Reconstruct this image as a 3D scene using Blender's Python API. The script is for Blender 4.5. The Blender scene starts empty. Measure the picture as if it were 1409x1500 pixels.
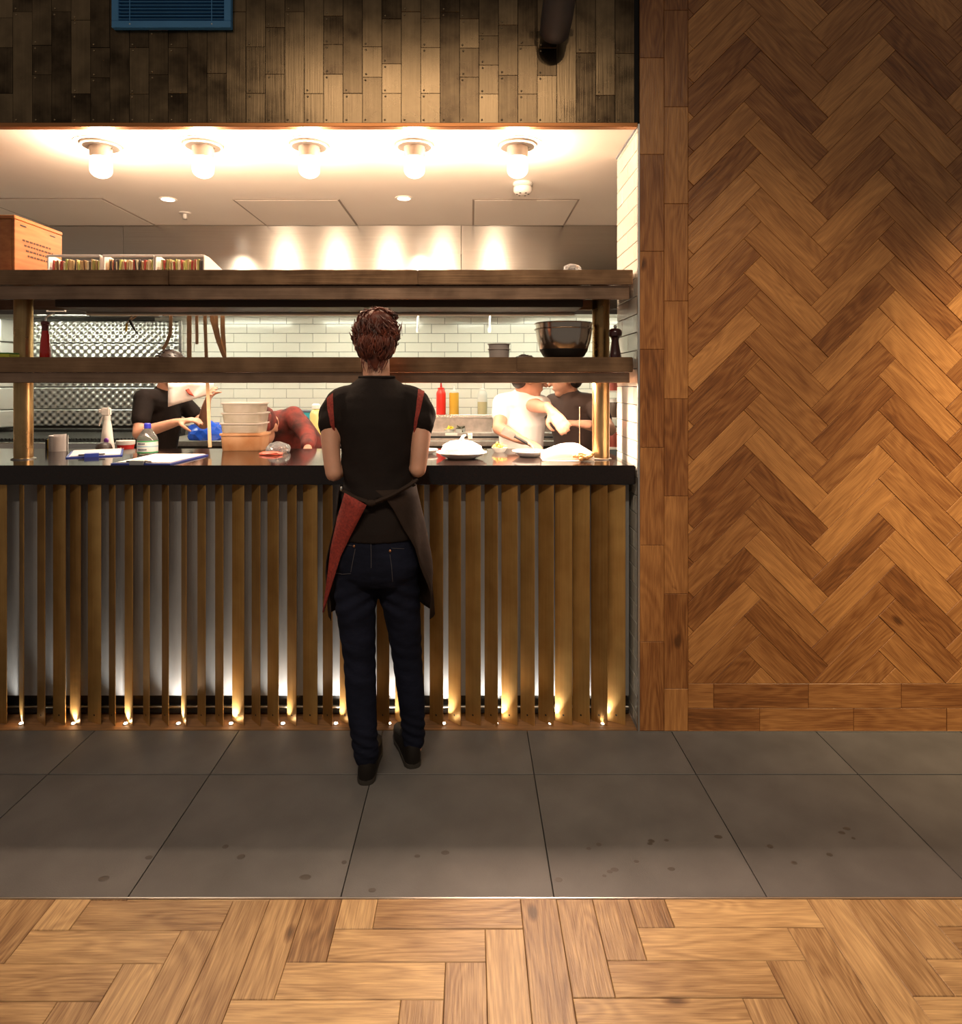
import bpy, bmesh, math, random
from mathutils import Vector, Matrix, Euler
from mathutils.bvhtree import BVHTree

SC = bpy.context.scene
COL = SC.collection
PI = math.pi
# ------------------------------------------------------------------ camera
F, VX, VY, H = 971.0, 690.0, 562.0, 1.464      # focal length in px of a 1409 px wide frame, vanishing point, eye height
cd = bpy.data.cameras.new('camera'); cam = bpy.data.objects.new('camera', cd); COL.objects.link(cam)
cam.location = (0, 0, H); cam.rotation_euler = (PI/2, 0, 0)
cd.sensor_fit = 'HORIZONTAL'; cd.sensor_width = 36; cd.lens = F/1409*36
cd.shift_x = (704.5-VX)/1409; cd.shift_y = -(750-VY)/1409
cd.clip_start = .05
SC.camera = cam
# ------------------------------------------------------------------ world, exposure, room lamps
w = bpy.data.worlds.new('world'); SC.world = w; w.use_nodes = True
w.node_tree.nodes['Background'].inputs[0].default_value = (1.0, .87, .74, 1)
w.node_tree.nodes['Background'].inputs[1].default_value = .165
vs = SC.view_settings
vs.view_transform = 'Standard'; vs.look = 'None'; vs.gamma = 1; vs.use_curve_mapping = False
vs.exposure = 0.0

def spot(name, loc, target, power, color, angle, blend=.6, size=.04):
    l = bpy.data.lights.new(name, 'SPOT'); l.energy = power; l.color = color
    l.spot_size = math.radians(angle); l.spot_blend = blend; l.shadow_soft_size = size
    o = bpy.data.objects.new(name, l); COL.objects.link(o); o.location = loc
    o.rotation_euler = (Vector(target)-Vector(loc)).to_track_quat('-Z', 'Y').to_euler()
    return o
def area(name, loc, rot, sx, sy, power, color, spread=180):
    l = bpy.data.lights.new(name, 'AREA'); l.shape = 'RECTANGLE'; l.size = sx; l.size_y = sy
    l.energy = power; l.color = color; l.spread = math.radians(spread)
    o = bpy.data.objects.new(name, l); COL.objects.link(o); o.location = loc; o.rotation_euler = rot
    return o
WARM = (1, .72, .42)
# dining-room ceiling spots, plus an added front fill row (all above and in front of the frame)
spot('ceiling_spot_wall', (2.80, 1.25, 3.3), (2.60, 2.8, 1.0), 560, (1, .76, .43), 56, 1)
for k, x in enumerate((-1.45, -.95, -.45, .10, .62)): spot('front_fill_spot', (x, -.9, 4.40), (x*.8+.2, 2.8, .62), 100, (1, .80, .58), 54, 1, .06)  # unseen row added to brighten the counter front and glint on the header
spot('ceiling_spot_floor', (.9, .5, 3.35), (.8, 1.3, 0), 95, (1, .78, .50), 56, .7)
spot('ceiling_spot_aisle', (-1.3, .5, 3.35), (-1.2, 1.3, 0), 65, (1, .76, .48), 54, .7)
spot('ceiling_spot_planks', (1.35, .9, 3.35), (1.35, 2.8, .55), 75, (1, .74, .46), 60, 1)

# ------------------------------------------------------------------ helpers
def P(px, py, D):
    return Vector(((px-VX)*D/F, D, H-(py-VY)*D/F))
def mt(name):
    m = bpy.data.materials.new(name); m.use_nodes = True
    n = m.node_tree.nodes; return m, n, m.node_tree.links, n['Principled BSDF']
def mat(name, col, rough=.5, metal=0., var=0., vscale=8., bump=0., bscale=60., trans=0., alpha=1., emit=None, estr=0., stretch=None, col2=None, coat=0., spec=None, aniso=0., ior=None):
    m, n, l, b = mt(name)
    c = (*col, 1)
    b.inputs['Base Color'].default_value = c; b.inputs['Roughness'].default_value = rough
    b.inputs['Metallic'].default_value = metal
    if trans: b.inputs['Transmission Weight'].default_value = trans
    if ior: b.inputs['IOR'].default_value = ior
    if alpha < 1: b.inputs['Alpha'].default_value = alpha
    if coat: b.inputs['Coat Weight'].default_value = coat; b.inputs['Coat Roughness'].default_value = .15
    if spec is not None: b.inputs['Specular IOR Level'].default_value = spec
    if emit: b.inputs['Emission Color'].default_value = (*emit, 1); b.inputs['Emission Strength'].default_value = estr
    if var or bump or col2:
        tc = n.new('ShaderNodeTexCoord'); mp = n.new('ShaderNodeMapping'); l.new(tc.outputs['Object'], mp.inputs[0])
        if stretch: mp.inputs['Scale'].default_value = stretch
        if var or col2:
            ns = n.new('ShaderNodeTexNoise'); ns.inputs['Scale'].default_value = vscale; ns.inputs['Detail'].default_value = 5
            l.new(mp.outputs[0], ns.inputs['Vector'])
            rp = n.new('ShaderNodeValToRGB'); rp.color_ramp.elements[0].position = .3; rp.color_ramp.elements[1].position = .7
            if col2: e0, e1 = (*col2, 1), c
            else: e0 = tuple(x*(1-var) for x in col)+(1,); e1 = tuple(min(1, x*(1+var)) for x in col)+(1,)
            rp.color_ramp.elements[0].color = e0; rp.color_ramp.elements[1].color = e1
            l.new(ns.outputs['Fac'], rp.inputs[0]); l.new(rp.outputs[0], b.inputs['Base Color'])
        if bump:
            nb = n.new('ShaderNodeTexNoise'); nb.inputs['Scale'].default_value = bscale; nb.inputs['Detail'].default_value = 4
            l.new(mp.outputs[0], nb.inputs['Vector'])
            bp = n.new('ShaderNodeBump'); bp.inputs['Strength'].default_value = bump; bp.inputs['Distance'].default_value = .01
            l.new(nb.outputs['Fac'], bp.inputs['Height']); l.new(bp.outputs[0], b.inputs['Normal'])
    if aniso:
        b.inputs['Anisotropic'].default_value = aniso
        b.inputs['Anisotropic Rotation'].default_value = .25
        tg = n.new('ShaderNodeTangent'); tg.direction_type = 'RADIAL'; tg.axis = 'Z'
        l.new(tg.outputs[0], b.inputs['Tangent'])
    return m
def math_node(n, l, op, a, b=None, c=None):
    q = n.new('ShaderNodeMath'); q.operation = op
    for i, x in enumerate((a, b, c)):
        if x is None: continue
        if isinstance(x, (int, float)): q.inputs[i].default_value = x
        else: l.new(x, q.inputs[i])
    return q.outputs[0]
def oak(name, dark, light, rough=.42, spread=.55, grain=1.0):
    """oak plank, grain along the object's own X, every plank with its own tone and figure"""
    m, n, l, b = mt(name)
    tc = n.new('ShaderNodeTexCoord'); oi = n.new('ShaderNodeObjectInfo')
    off = n.new('ShaderNodeVectorMath'); off.operation = 'SCALE'; off.inputs[0].default_value = (37.1, 19.7, 11.3)
    l.new(oi.outputs['Random'], off.inputs['Scale'])
    ad = n.new('ShaderNodeVectorMath'); ad.operation = 'ADD'; l.new(tc.outputs['Object'], ad.inputs[0]); l.new(off.outputs[0], ad.inputs[1])
    def mapped(sc):
        q = n.new('ShaderNodeMapping'); q.inputs['Scale'].default_value = sc; l.new(ad.outputs[0], q.inputs[0]); return q.outputs[0]
    def noise(v, sc, det=4, dist=0.):
        q = n.new('ShaderNodeTexNoise'); q.inputs['Scale'].default_value = sc; q.inputs['Detail'].default_value = det
        q.inputs['Distortion'].default_value = dist; l.new(v, q.inputs['Vector']); return q.outputs['Fac']
    fine = noise(mapped((7, 150, 80)), 1.6, 9, .3)
    broad = noise(mapped((2.2, 15, 10)), 1.0, 3, .8)
    # cathedral figure: rings of a distorted low-frequency field
    fld = noise(mapped((2.0, 9.5, 6)), 1.0, 1, .2)
    ring = math_node(n, l, 'SINE', math_node(n, l, 'MULTIPLY', fld, 75.0))
    vo = n.new('ShaderNodeTexVoronoi'); vo.inputs['Scale'].default_value = 1.0; l.new(mapped((3.1, 6.5, 3)), vo.inputs['Vector'])
    knot = n.new('ShaderNodeMapRange'); knot.inputs[1].default_value = .03; knot.inputs[2].default_value = .12
    knot.inputs[3].default_value = 1; knot.inputs[4].default_value = 0; l.new(vo.outputs['Distance'], knot.inputs[0])
    sel = math_node(n, l, 'GREATER_THAN', noise(mapped((2.0, 3.0, 2)), 1.0, 0), .56)
    kn = math_node(n, l, 'MULTIPLY', knot.outputs[0], sel)
    t = math_node(n, l, 'MULTIPLY', math_node(n, l, 'SUBTRACT', fine, .5), .75*grain)
    t = math_node(n, l, 'ADD', t, math_node(n, l, 'MULTIPLY', math_node(n, l, 'SUBTRACT', broad, .5), .65))
    t = math_node(n, l, 'ADD', t, math_node(n, l, 'MULTIPLY', ring, .07*grain))
    t = math_node(n, l, 'ADD', t, math_node(n, l, 'MULTIPLY', math_node(n, l, 'SUBTRACT', oi.outputs['Random'], .5), spread))
    t = math_node(n, l, 'ADD', t, .55)
    t = math_node(n, l, 'SUBTRACT', t, math_node(n, l, 'MULTIPLY', kn, .6))
    rp = n.new('ShaderNodeValToRGB'); el = rp.color_ramp.elements
    el[0].position = 0; el[1].position = 1
    el[0].color = (*[x*.45 for x in dark], 1); el[1].color = (*light, 1)
    e = el.new(.28); e.color = (*dark, 1)
    e = el.new(.62); e.color = (*[(a*.55+c*.45) for a, c in zip(dark, light)], 1)
    l.new(t, rp.inputs[0]); l.new(rp.outputs[0], b.inputs['Base Color'])
    b.inputs['Roughness'].default_value = rough
    bp = n.new('ShaderNodeBump'); bp.inputs['Strength'].default_value = .25; bp.inputs['Distance'].default_value = .004
    l.new(fine, bp.inputs['Height']); l.new(bp.outputs[0], b.inputs['Normal'])
    return m
def patina(name, dark, light, rough=.36, along='Z', metal=1.0, own=.55, st=.45):
    """aged brass: streaks along the strip, blotches, own tone per object"""
    m, n, l, b = mt(name)
    tc = n.new('ShaderNodeTexCoord'); oi = n.new('ShaderNodeObjectInfo')
    off = n.new('ShaderNodeVectorMath'); off.operation = 'SCALE'; off.inputs[0].default_value = (31, 17, 23)
    l.new(oi.outputs['Random'], off.inputs['Scale'])
    ad = n.new('ShaderNodeVectorMath'); ad.operation = 'ADD'; l.new(tc.outputs['Object'], ad.inputs[0]); l.new(off.outputs[0], ad.inputs[1])
    def noise(scv, sc, det):
        q = n.new('ShaderNodeMapping'); q.inputs['Scale'].default_value = scv; l.new(ad.outputs[0], q.inputs[0])
        r = n.new('ShaderNodeTexNoise'); r.inputs['Scale'].default_value = sc; r.inputs['Detail'].default_value = det
        l.new(q.outputs[0], r.inputs['Vector']); return r.outputs['Fac']
    streak = noise({'Z': (90, 90, 2.5), 'X': (2.5, 90, 90), 'Y': (90, 2.5, 90)}[along], 1.5, 4)
    blot = noise((1, 1, 1), 9, 5)
    t = math_node(n, l, 'ADD', math_node(n, l, 'MULTIPLY', streak, st), math_node(n, l, 'MULTIPLY', blot, 1.2-st))
    t = math_node(n, l, 'ADD', t, math_node(n, l, 'MULTIPLY', math_node(n, l, 'SUBTRACT', oi.outputs['Random'], .5), own))
    rp = n.new('ShaderNodeValToRGB'); el = rp.color_ramp.elements
    el[0].position = .28; el[1].position = .95; el[0].color = (*dark, 1); el[1].color = (*light, 1)
    l.new(t, rp.inputs[0]); l.new(rp.outputs[0], b.inputs['Base Color'])
    b.inputs['Metallic'].default_value = metal
    rr = n.new('ShaderNodeMapRange'); rr.inputs[3].default_value = rough-.08; rr.inputs[4].default_value = rough+.16
    l.new(blot, rr.inputs[0]); l.new(rr.outputs[0], b.inputs['Roughness'])
    bp = n.new('ShaderNodeBump'); bp.inputs['Strength'].default_value = .12; bp.inputs['Distance'].default_value = .003
    l.new(streak, bp.inputs['Height']); l.new(bp.outputs[0], b.inputs['Normal'])
    return m

class B:
    """collects shapes into one mesh"""
    def __init__(s): s.bm = bmesh.new()
    def box(s, lo, hi, bev=0., rot=None, seg=1):
        lo, hi = Vector(lo), Vector(hi); c = (lo+hi)/2; d = hi-lo
        r = bmesh.ops.create_cube(s.bm, size=1)['verts']
        bmesh.ops.scale(s.bm, vec=d, verts=r)
        if bev:
            ed = list({e for v in r for e in v.link_edges})
            g = bmesh.ops.bevel(s.bm, geom=ed, offset=bev, segments=seg, affect='EDGES', clamp_overlap=True)
            r = list({v for f in g['faces'] for v in f.verts} | {v for v in r if v.is_valid})
        if rot is not None: bmesh.ops.rotate(s.bm, cent=(0, 0, 0), matrix=rot, verts=r)
        bmesh.ops.translate(s.bm, vec=c, verts=r); return s
    def grid_rings(s, rings, cap=True, closed=True):
        vs_ = [[s.bm.verts.new(p) for p in r] for r in rings]
        n = len(rings[0])
        for a, b_ in zip(vs_[:-1], vs_[1:]):
            for i in range(n if closed else n-1):
                j = (i+1) % n
                s.bm.faces.new((a[i], a[j], b_[j], b_[i]))
        if cap and closed:
            s.bm.faces.new(list(reversed(vs_[0]))); s.bm.faces.new(vs_[-1])
        return s
    def lathe(s, prof, c=(0, 0, 0), n=24, axis='Z', cap=True, sx=1, sy=1):
        c = Vector(c); rings = []
        for r, z in prof:
            ring = []
            for i in range(n):
                a = 2*PI*i/n; x, y = r*math.cos(a)*sx, r*math.sin(a)*sy
                if axis == 'Z': p = Vector((x, y, z))
                elif axis == 'X': p = Vector((z, x, y))
                else: p = Vector((y, z, x))
                ring.append(c+p)
            rings.append(ring)
        return s.grid_rings(rings, cap)
    def tube(s, pts, rad, n=10, flat=None):
        pts = [Vector(p) for p in pts]; k = len(pts)
        if not isinstance(rad, (list, tuple)): rad = [rad]*k
        t0 = (pts[1]-pts[0]).normalized(); up = Vector((0, 0, 1)) if abs(t0.z) < .9 else Vector((0, 1, 0))
        u = t0.cross(up).normalized(); rings = []
        for i in range(k):
            t = (pts[min(i+1, k-1)]-pts[max(i-1, 0)]).normalized()
            u = (u-t*u.dot(t)).normalized(); v = t.cross(u)
            r = rad[i]; ra, rb = r if isinstance(r, (list, tuple)) else (r, r)
            rings.append([pts[i]+u*ra*math.cos(2*PI*j/n)+v*rb*math.sin(2*PI*j/n) for j in range(n)])
        return s.grid_rings(rings)
    def limb(s, pts, rad, n=12):
        """tube with rounded ends, smoothed path"""
        pts = [Vector(p) for p in pts]
        Q, R = [], []
        k = len(pts)
        for i in range(k-1):
            p0, p1, p2, p3 = pts[max(i-1, 0)], pts[i], pts[i+1], pts[min(i+2, k-1)]
            for j in range(4):
                t = j/4
                Q.append(.5*((2*p1)+(p2-p0)*t+(2*p0-5*p1+4*p2-p3)*t*t+(3*p1-p0-3*p2+p3)*t**3))
                R.append(rad[i]*(1-t)+rad[i+1]*t)
        Q.append(pts[-1]); R.append(rad[-1])
        d0 = (Q[0]-Q[1]).normalized(); d1 = (Q[-1]-Q[-2]).normalized()
        pre = [(Q[0]+d0*R[0]*a, R[0]*b_) for a, b_ in ((.95, .25), (.75, .66), (.4, .92))]
        post = [(Q[-1]+d1*R[-1]*a, R[-1]*b_) for a, b_ in ((.4, .92), (.75, .66), (.95, .25))]
        return s.tube([p for p, _ in pre]+Q+[p for p, _ in post], [r for _, r in pre]+R+[r for _, r in post], n)
    def ball(s, c, r, rot=None, n=16, m=10):
        r = Vector(r) if not isinstance(r, (int, float)) else Vector((r, r, r))
        g = bmesh.ops.create_uvsphere(s.bm, u_segments=n, v_segments=m, radius=1)['verts']
        bmesh.ops.scale(s.bm, vec=r, verts=g)
        if rot is not None: bmesh.ops.rotate(s.bm, cent=(0, 0, 0), matrix=rot, verts=g)
        bmesh.ops.translate(s.bm, vec=Vector(c), verts=g); return s
    def loft(s, rings, n=28, power=2.0):
        """rings: (x,y,z,rx,ry) horizontal super-ellipses"""
        out = []
        for (x, y, z, rx, ry) in rings:
            r = []
            for j in range(n):
                a = 2*PI*j/n; ca, sa = math.cos(a), math.sin(a)
                f = lambda q: math.copysign(abs(q)**(2/power), q)
                r.append(Vector((x+rx*f(ca), y+ry*f(sa), z)))
            out.append(r)
        return s.grid_rings(out)
    def prism(s, poly, t):
        """poly: 3-D points of a planar outline, extruded by vector t"""
        t = Vector(t); a = [s.bm.verts.new(Vector(p)) for p in poly]; b_ = [s.bm.verts.new(Vector(p)+t) for p in poly]
        n = len(poly); s.bm.faces.new(list(reversed(a))); s.bm.faces.new(b_)
        for i in range(n): s.bm.faces.new((a[i], a[(i+1) % n], b_[(i+1) % n], b_[i]))
        return s
    def sheet(s, rows, t):
        """rows of points -> sheet with thickness t (vector or callable of point)"""
        f = t if callable(t) else (lambda p: Vector(t))
        A = [[s.bm.verts.new(Vector(p)) for p in r] for r in rows]
        Bv = [[s.bm.verts.new(Vector(p)+f(Vector(p))) for p in r] for r in rows]
        R, C = len(rows), len(rows[0])
        for i in range(R-1):
            for j in range(C-1):
                s.bm.faces.new((A[i][j], A[i][j+1], A[i+1][j+1], A[i+1][j]))
                s.bm.faces.new((Bv[i][j], Bv[i+1][j], Bv[i+1][j+1], Bv[i][j+1]))
        loop = [(0, j) for j in range(C)]+[(i, C-1) for i in range(1, R)]+[(R-1, j) for j in range(C-2, -1, -1)]+[(i, 0) for i in range(R-2, 0, -1)]
        for k in range(len(loop)):
            i, j = loop[k]; p, q = loop[(k+1) % len(loop)]
            s.bm.faces.new((A[i][j], Bv[i][j], Bv[p][q], A[p][q]))
        return s
    def mesh(s, name, m, smooth=False):
        bmesh.ops.recalc_face_normals(s.bm, faces=s.bm.faces)
        me = bpy.data.meshes.new(name); s.bm.to_mesh(me); s.bm.free()
        if m: me.materials.append(m)
        if smooth:
            me.polygons.foreach_set('use_smooth', [True]*len(me.polygons))
            if smooth != 'all': me.set_sharp_from_angle(angle=math.radians(42))
        return me
    def build(s, name, m, parent=None, smooth=False, local=False):
        return link(name, s.mesh(name, m, smooth), parent, local)
def link(name, me, parent=None, local=False):
    o = bpy.data.objects.new(name, me); COL.objects.link(o)
    if parent is not None:
        o.parent = parent
        if not local: o.matrix_parent_inverse = Matrix.Translation(parent.location).inverted()
    return o
def tag(o, label, cat, group=None):
    o['label'] = label; o['category'] = cat
    if group: o['group'] = group
    return o
def thing(name, label, cat, loc=(0, 0, 0), group=None):
    o = bpy.data.objects.new(name, None); COL.objects.link(o); o.location = loc; o.empty_display_size = .05
    return tag(o, label, cat, group)
def struct(o): o['kind'] = 'structure'; return o
def copy_tree(o, parent=None):
    c = o.copy(); COL.objects.link(c)
    if parent is not None: c.parent = parent
    for ch in list(o.children): copy_tree(ch, c)
    return c
def folds(o, fn):
    """cloth folds: push every vertex along its normal by fn(co, normal)"""
    me = o.data; nn = [v.normal.copy() for v in me.vertices]
    for v, q in zip(me.vertices, nn): v.co = v.co+q*fn(v.co, q)
    me.update(); return o
def bake(o, voxel, smooth_it=6, fac=.5, dec=None):
    """voxel-remesh the joined shapes into one continuous skin"""
    r = o.modifiers.new('r', 'REMESH'); r.mode = 'VOXEL'; r.voxel_size = voxel; r.use_smooth_shade = True
    if smooth_it:
        q = o.modifiers.new('s', 'SMOOTH'); q.factor = fac; q.iterations = smooth_it
    if dec:
        q = o.modifiers.new('d', 'DECIMATE'); q.ratio = dec
    dg = bpy.context.evaluated_depsgraph_get(); dg.update()
    me = bpy.data.meshes.new_from_object(o.evaluated_get(dg)); me.name = o.name
    mats = list(o.data.materials); o.modifiers.clear(); o.data = me
    if not me.materials:
        for q in mats: me.materials.append(q)
    me.polygons.foreach_set('use_smooth', [True]*len(me.polygons))
    return o
# ------------------------------------------------------------------ materials
random.seed(7)
M = {}
M['oak_wall'] = oak('oak_wall', (.24, .086, .023), (.64, .300, .095), .36, .50, 1.05)
M['oak_floor'] = oak('oak_floor', (.22, .112, .046), (.66, .43, .205), .42, .40, 1.2)
M['groove'] = mat('groove', (.022, .013, .007), .9)
M['slate'] = mat('slate', (.106, .100, .099), .60, var=.18, vscale=5, bump=.10, bscale=240)
M['grout_dark'] = mat('grout_dark', (.03, .026, .022), .9)
M['alu'] = mat('aluminium', (.62, .60, .57), .35, 1)
M['brass_plate'] = patina('aged_brass_plate', (.050, .033, .020), (.24, .165, .092), .24, 'Y', own=.42, st=.22)
M['nail'] = mat('nail_head', (.34, .25, .15), .35, 1)
M['copper'] = mat('copper_trim', (.42, .17, .06), .38, .9, var=.15, vscale=12, stretch=(.4, 6, 6))
M['brass_fin'] = patina('brass_fin', (.36, .19, .055), (.62, .38, .13), .37, metal=.72)
M['brass_shelf'] = patina('brass_shelf', (.12, .062, .034), (.38, .225, .125), .32, 'X')
M['shelf_fillet'] = patina('shelf_lower_band', (.17, .10, .065), (.42, .27, .18), .30, 'X')
M['brass_post'] = patina('brass_post', (.34, .20, .08), (.62, .42, .20), .26)
M['steel'] = mat('brushed_steel', (.60, .57, .53), .24, 1, var=.06, vscale=40, stretch=(.05, 1, 6), aniso=.75)
M['steel_bench'] = mat('bench_steel', (.46, .43, .40), .36, 1, var=.15, vscale=30)
M['quilt'] = mat('quilted_steel', (.66, .66, .63), .34, 1)
M['zinc'] = mat('zinc_panel', (.36, .37, .39), .45, .30, var=.13, vscale=7, bump=.05, bscale=40, stretch=(3, 3, .6))
M['black_rail'] = mat('black_rail', (.02, .018, .017), .3)
M['plinth'] = mat('plinth_wood', (.24, .12, .05), .6, var=.35, vscale=14, stretch=(.6, 4, 4))
M['granite'] = mat('black_granite', (.006, .004, .0035), .09, 0, col2=(.020, .012, .010), vscale=420, spec=.4)
M['tile_white'] = mat('white_tile', (.74, .71, .63), .16, coat=.3)
M['grout'] = mat('grey_grout', (.16, .155, .145), .9)
M['plaster'] = mat('white_ceiling_paint', (.86, .80, .73), .6, var=.02, vscale=3)
M['panel_paint'] = mat('ceiling_panel_paint', (.80, .74, .67), .5)
M['shadow_gap'] = mat('panel_joint', (.30, .25, .21), .8)
M['plate_grey'] = mat('lamp_disc_grey', (.48, .44, .40), .5)
M['ceramic'] = mat('lamp_ceramic', (.72, .60, .50), .45)
m_, n_, l_, b_ = mt('lit_lamp_glass')     # ribbed clear glass that glows around the bulb
tr_ = n_.new('ShaderNodeBsdfTransparent'); em_ = n_.new('ShaderNodeEmission'); em_.inputs[0].default_value = (1, .86, .68, 1); em_.inputs[1].default_value = 6.0
mx_ = n_.new('ShaderNodeMixShader'); mx_.inputs[0].default_value = .30; l_.new(tr_.outputs[0], mx_.inputs[1]); l_.new(em_.outputs[0], mx_.inputs[2])
l_.new(mx_.outputs[0], n_['Material Output'].inputs[0]); M['lampglass'] = m_
M['bulb'] = mat('lit_bulb', (1, .9, .8), .4, emit=(1, .82, .60), estr=20)
M['led'] = mat('lit_led', (1, 1, 1), .3, emit=(1, .93, .80), estr=40)
M['downlight'] = mat('lit_downlight', (1, 1, 1), .3, emit=(1, .88, .72), estr=9)
M['white_plastic'] = mat('white_plastic', (.78, .74, .70), .4)
M['blue_paint'] = mat('blue_paint', (.075, .28, .56), .45, var=.08)
M['dark_void'] = mat('dark_void', (.006, .006, .007), .9)
M['pipe_grey'] = mat('pipe_grey', (.17, .16, .16), .45, var=.12)
M['black_metal'] = mat('black_metal', (.012, .012, .012), .4)
M['kitchen_wall'] = mat('kitchen_wall_paint', (.66, .62, .56), .7)
M['kitchen_floor'] = mat('kitchen_floor', (.42, .33, .27), .6)

# ------------------------------------------------------------------ planks and tiles as pieces
def plank_mesh(poly, t, c, m, name):
    """convex outline in local XY, thickness t, chamfer c"""
    n = len(poly)
    def inset(d):
        out = []
        for i in range(n):
            p0, p1, p2 = Vector(poly[i-1]), Vector(poly[i]), Vector(poly[(i+1) % n])
            e1 = (p1-p0).normalized(); e2 = (p2-p1).normalized()
            n1 = Vector((-e1.y, e1.x)); n2 = Vector((-e2.y, e2.x))
            k = 1+n1.dot(n2)
            out.append(p1+(n1+n2)*(d/max(k, .35)))
        return out
    a, b_ = inset(.0006), inset(.0006+c)
    v = [(p.x, p.y, 0) for p in a]+[(p.x, p.y, t-c) for p in a]+[(p.x, p.y, t) for p in b_]
    f = []
    for k in (0, n):
        for i in range(n):
            j = (i+1) % n; f.append((k+i, k+j, k+n+j, k+n+i))
    f.append(tuple(range(2*n, 3*n)))
    me = bpy.data.meshes.new(name); me.from_pydata(v, [], f); me.materials.append(m); return me
def clip_poly(poly, u0, u1, v0, v1):
    def cut(pl, ax, val, keep_gt):
        out = []
        for i in range(len(pl)):
            p, q = pl[i-1], pl[i]
            ip = (p[ax] >= val) == keep_gt or p[ax] == val; iq = (q[ax] >= val) == keep_gt or q[ax] == val
            if ip != iq:
                t = (val-p[ax])/(q[ax]-p[ax]); out.append(tuple(p[k]+t*(q[k]-p[k]) for k in (0, 1)))
            if iq: out.append(q)
        return out
    for ax, val, gt in ((0, u0, True), (0, u1, False), (1, v0, True), (1, v1, False)):
        if len(poly) < 3: return []
        poly = cut(poly, ax, val, gt)
    out = []
    for p in poly:
        if not out or math.dist(p, out[-1]) > 1e-4: out.append(p)
    if len(out) > 1 and math.dist(out[0], out[-1]) < 1e-4: out.pop()
    return out
def poly_area(p): return abs(sum(p[i-1][0]*p[i][1]-p[i][0]*p[i-1][1] for i in range(len(p))))/2
def herringbone(W, L, org, anchor, ang, rect):
    """yields (clipped outline, direction angle, centre) in plane coordinates"""
    ca, sa = math.cos(ang), math.sin(ang)
    def tr(p):
        x, y = p[0]-org[0], p[1]-org[1]; return (anchor[0]+ca*x-sa*y, anchor[1]+sa*x+ca*y)
    N = 60
    for i in range(-N, N):
        for j in range(-14, 15):
            ox, oy = i*W+j*L, i*W-j*L
            for x0, y0, dx, dy, a in ((0, 0, L, W, 0), (L, W-L, W, L, PI/2)):
                pl = [tr((ox+x0, oy+y0)), tr((ox+x0+dx, oy+y0)), tr((ox+x0+dx, oy+y0+dy)), tr((ox+x0, oy+y0+dy))]
                if max(p[0] for p in pl) < rect[0] or min(p[0] for p in pl) > rect[1] or max(p[1] for p in pl) < rect[2] or min(p[1] for p in pl) > rect[3]: continue
                c = (sum(p[0] for p in pl)/4, sum(p[1] for p in pl)/4)
                q = clip_poly(pl, *rect)
                if len(q) >= 3 and poly_area(q) > 3e-5: yield q, ang+a, c
def put_plank(poly, ang, c, plane, off, t, cham, m, name, parent):
    ca, sa = math.cos(ang), math.sin(ang)
    loc = [((p[0]-c[0])*ca+(p[1]-c[1])*sa, -(p[0]-c[0])*sa+(p[1]-c[1])*ca) for p in poly]
    o = link(name, plank_mesh(loc, t, cham, m, name), parent, True)
    if plane == 'wall':       # plane XZ at Y=off, facing -Y
        o.matrix_local = Matrix(((ca, -sa, 0, c[0]), (0, 0, -1, off), (sa, ca, 0, c[1]), (0, 0, 0, 1)))
    else:
        o.matrix_local = Matrix(((ca, -sa, 0, c[0]), (sa, ca, 0, c[1]), (0, 0, 1, off), (0, 0, 0, 1)))
    return o
def rect_plank(u0, u1, v0, v1, vertical, *a):
    c = ((u0+u1)/2, (v0+v1)/2)
    return put_plank([(u0, v0), (u1, v0), (u1, v1), (u0, v1)], PI/2 if vertical else 0, c, *a)

XL, XR = -3.1, 3.1                 # how far the front goes on to the sides
WY = 2.80                          # wall plane
K = WY/F
def wx(px): return (px-VX)*K
def wz(py): return H-(py-VY)*K
JX = wx(936)                       # left end of the oak wall, the opening's right jamb

# ------------------------------------------------------------------ floor
floor = struct(B().box((XL, .3, -.10), (XR, 2.815, -.012)).build('floor', M['grout_dark']))
TS, T0 = .6075, .236
for row, (y0, y1) in enumerate(((2.4875, 2.7985), (1.8905, 2.4815))):
    for k in range(-6, 6):
        x0, x1 = max(XL, T0+k*TS+.001), min(XR, T0+(k+1)*TS-.001)
        if x1-x0 < .03: continue
        rect_plank(x0, x1, y0, y1, False, 'floor', -.012, .012+random.uniform(-.0003, .0003), .0008, M['slate'], 'floor_tile', floor)
for q, a, c in herringbone(.1022, .4045, (0, 0), (-1.18, 1.674), 0, (-2.9, 2.9, .62, 1.8835)):
    put_plank(q, a, c, 'floor', -.012, .012+random.uniform(-.0006, .0004), .0014, M['oak_floor'], 'floor_plank', floor)
struct(B().box((XL, 1.8842, -.012), (XR, 1.8892, .001)).build('trim_1', M['alu']))
# drips on the slate
random.seed(3)
stains = [(862, 1243), (877, 1237), (885, 1283), (893, 1277), (900, 1274), (932, 1262), (954, 1232), (976, 1231), (952, 1236), (983, 1273), (818, 1289), (1052, 1226), (1128, 1240), (1163, 1264), (1215, 1252), (611, 1254), (652, 1249), (447, 1285), (545, 1304), (152, 1287), (218, 1256), (504, 1263), (353, 1255), (330, 1240), (1233, 1220), (1250, 1228), (1240, 1214)]
b = B()
for sx, sy in stains:
    D = H*F/(sy-VY); c = P(sx, sy, D); r = random.uniform(.005, .0095)
    b.lathe([(r*random.uniform(.9, 1.4), 0), (r, .0006)], (c.x, c.y, 0), 10, sx=random.uniform(1, 1.5))
st = b.build('drip_stain', mat('dried_drip', (.062, .052, .046), .5), floor); st['kind'] = 'stuff'

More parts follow.
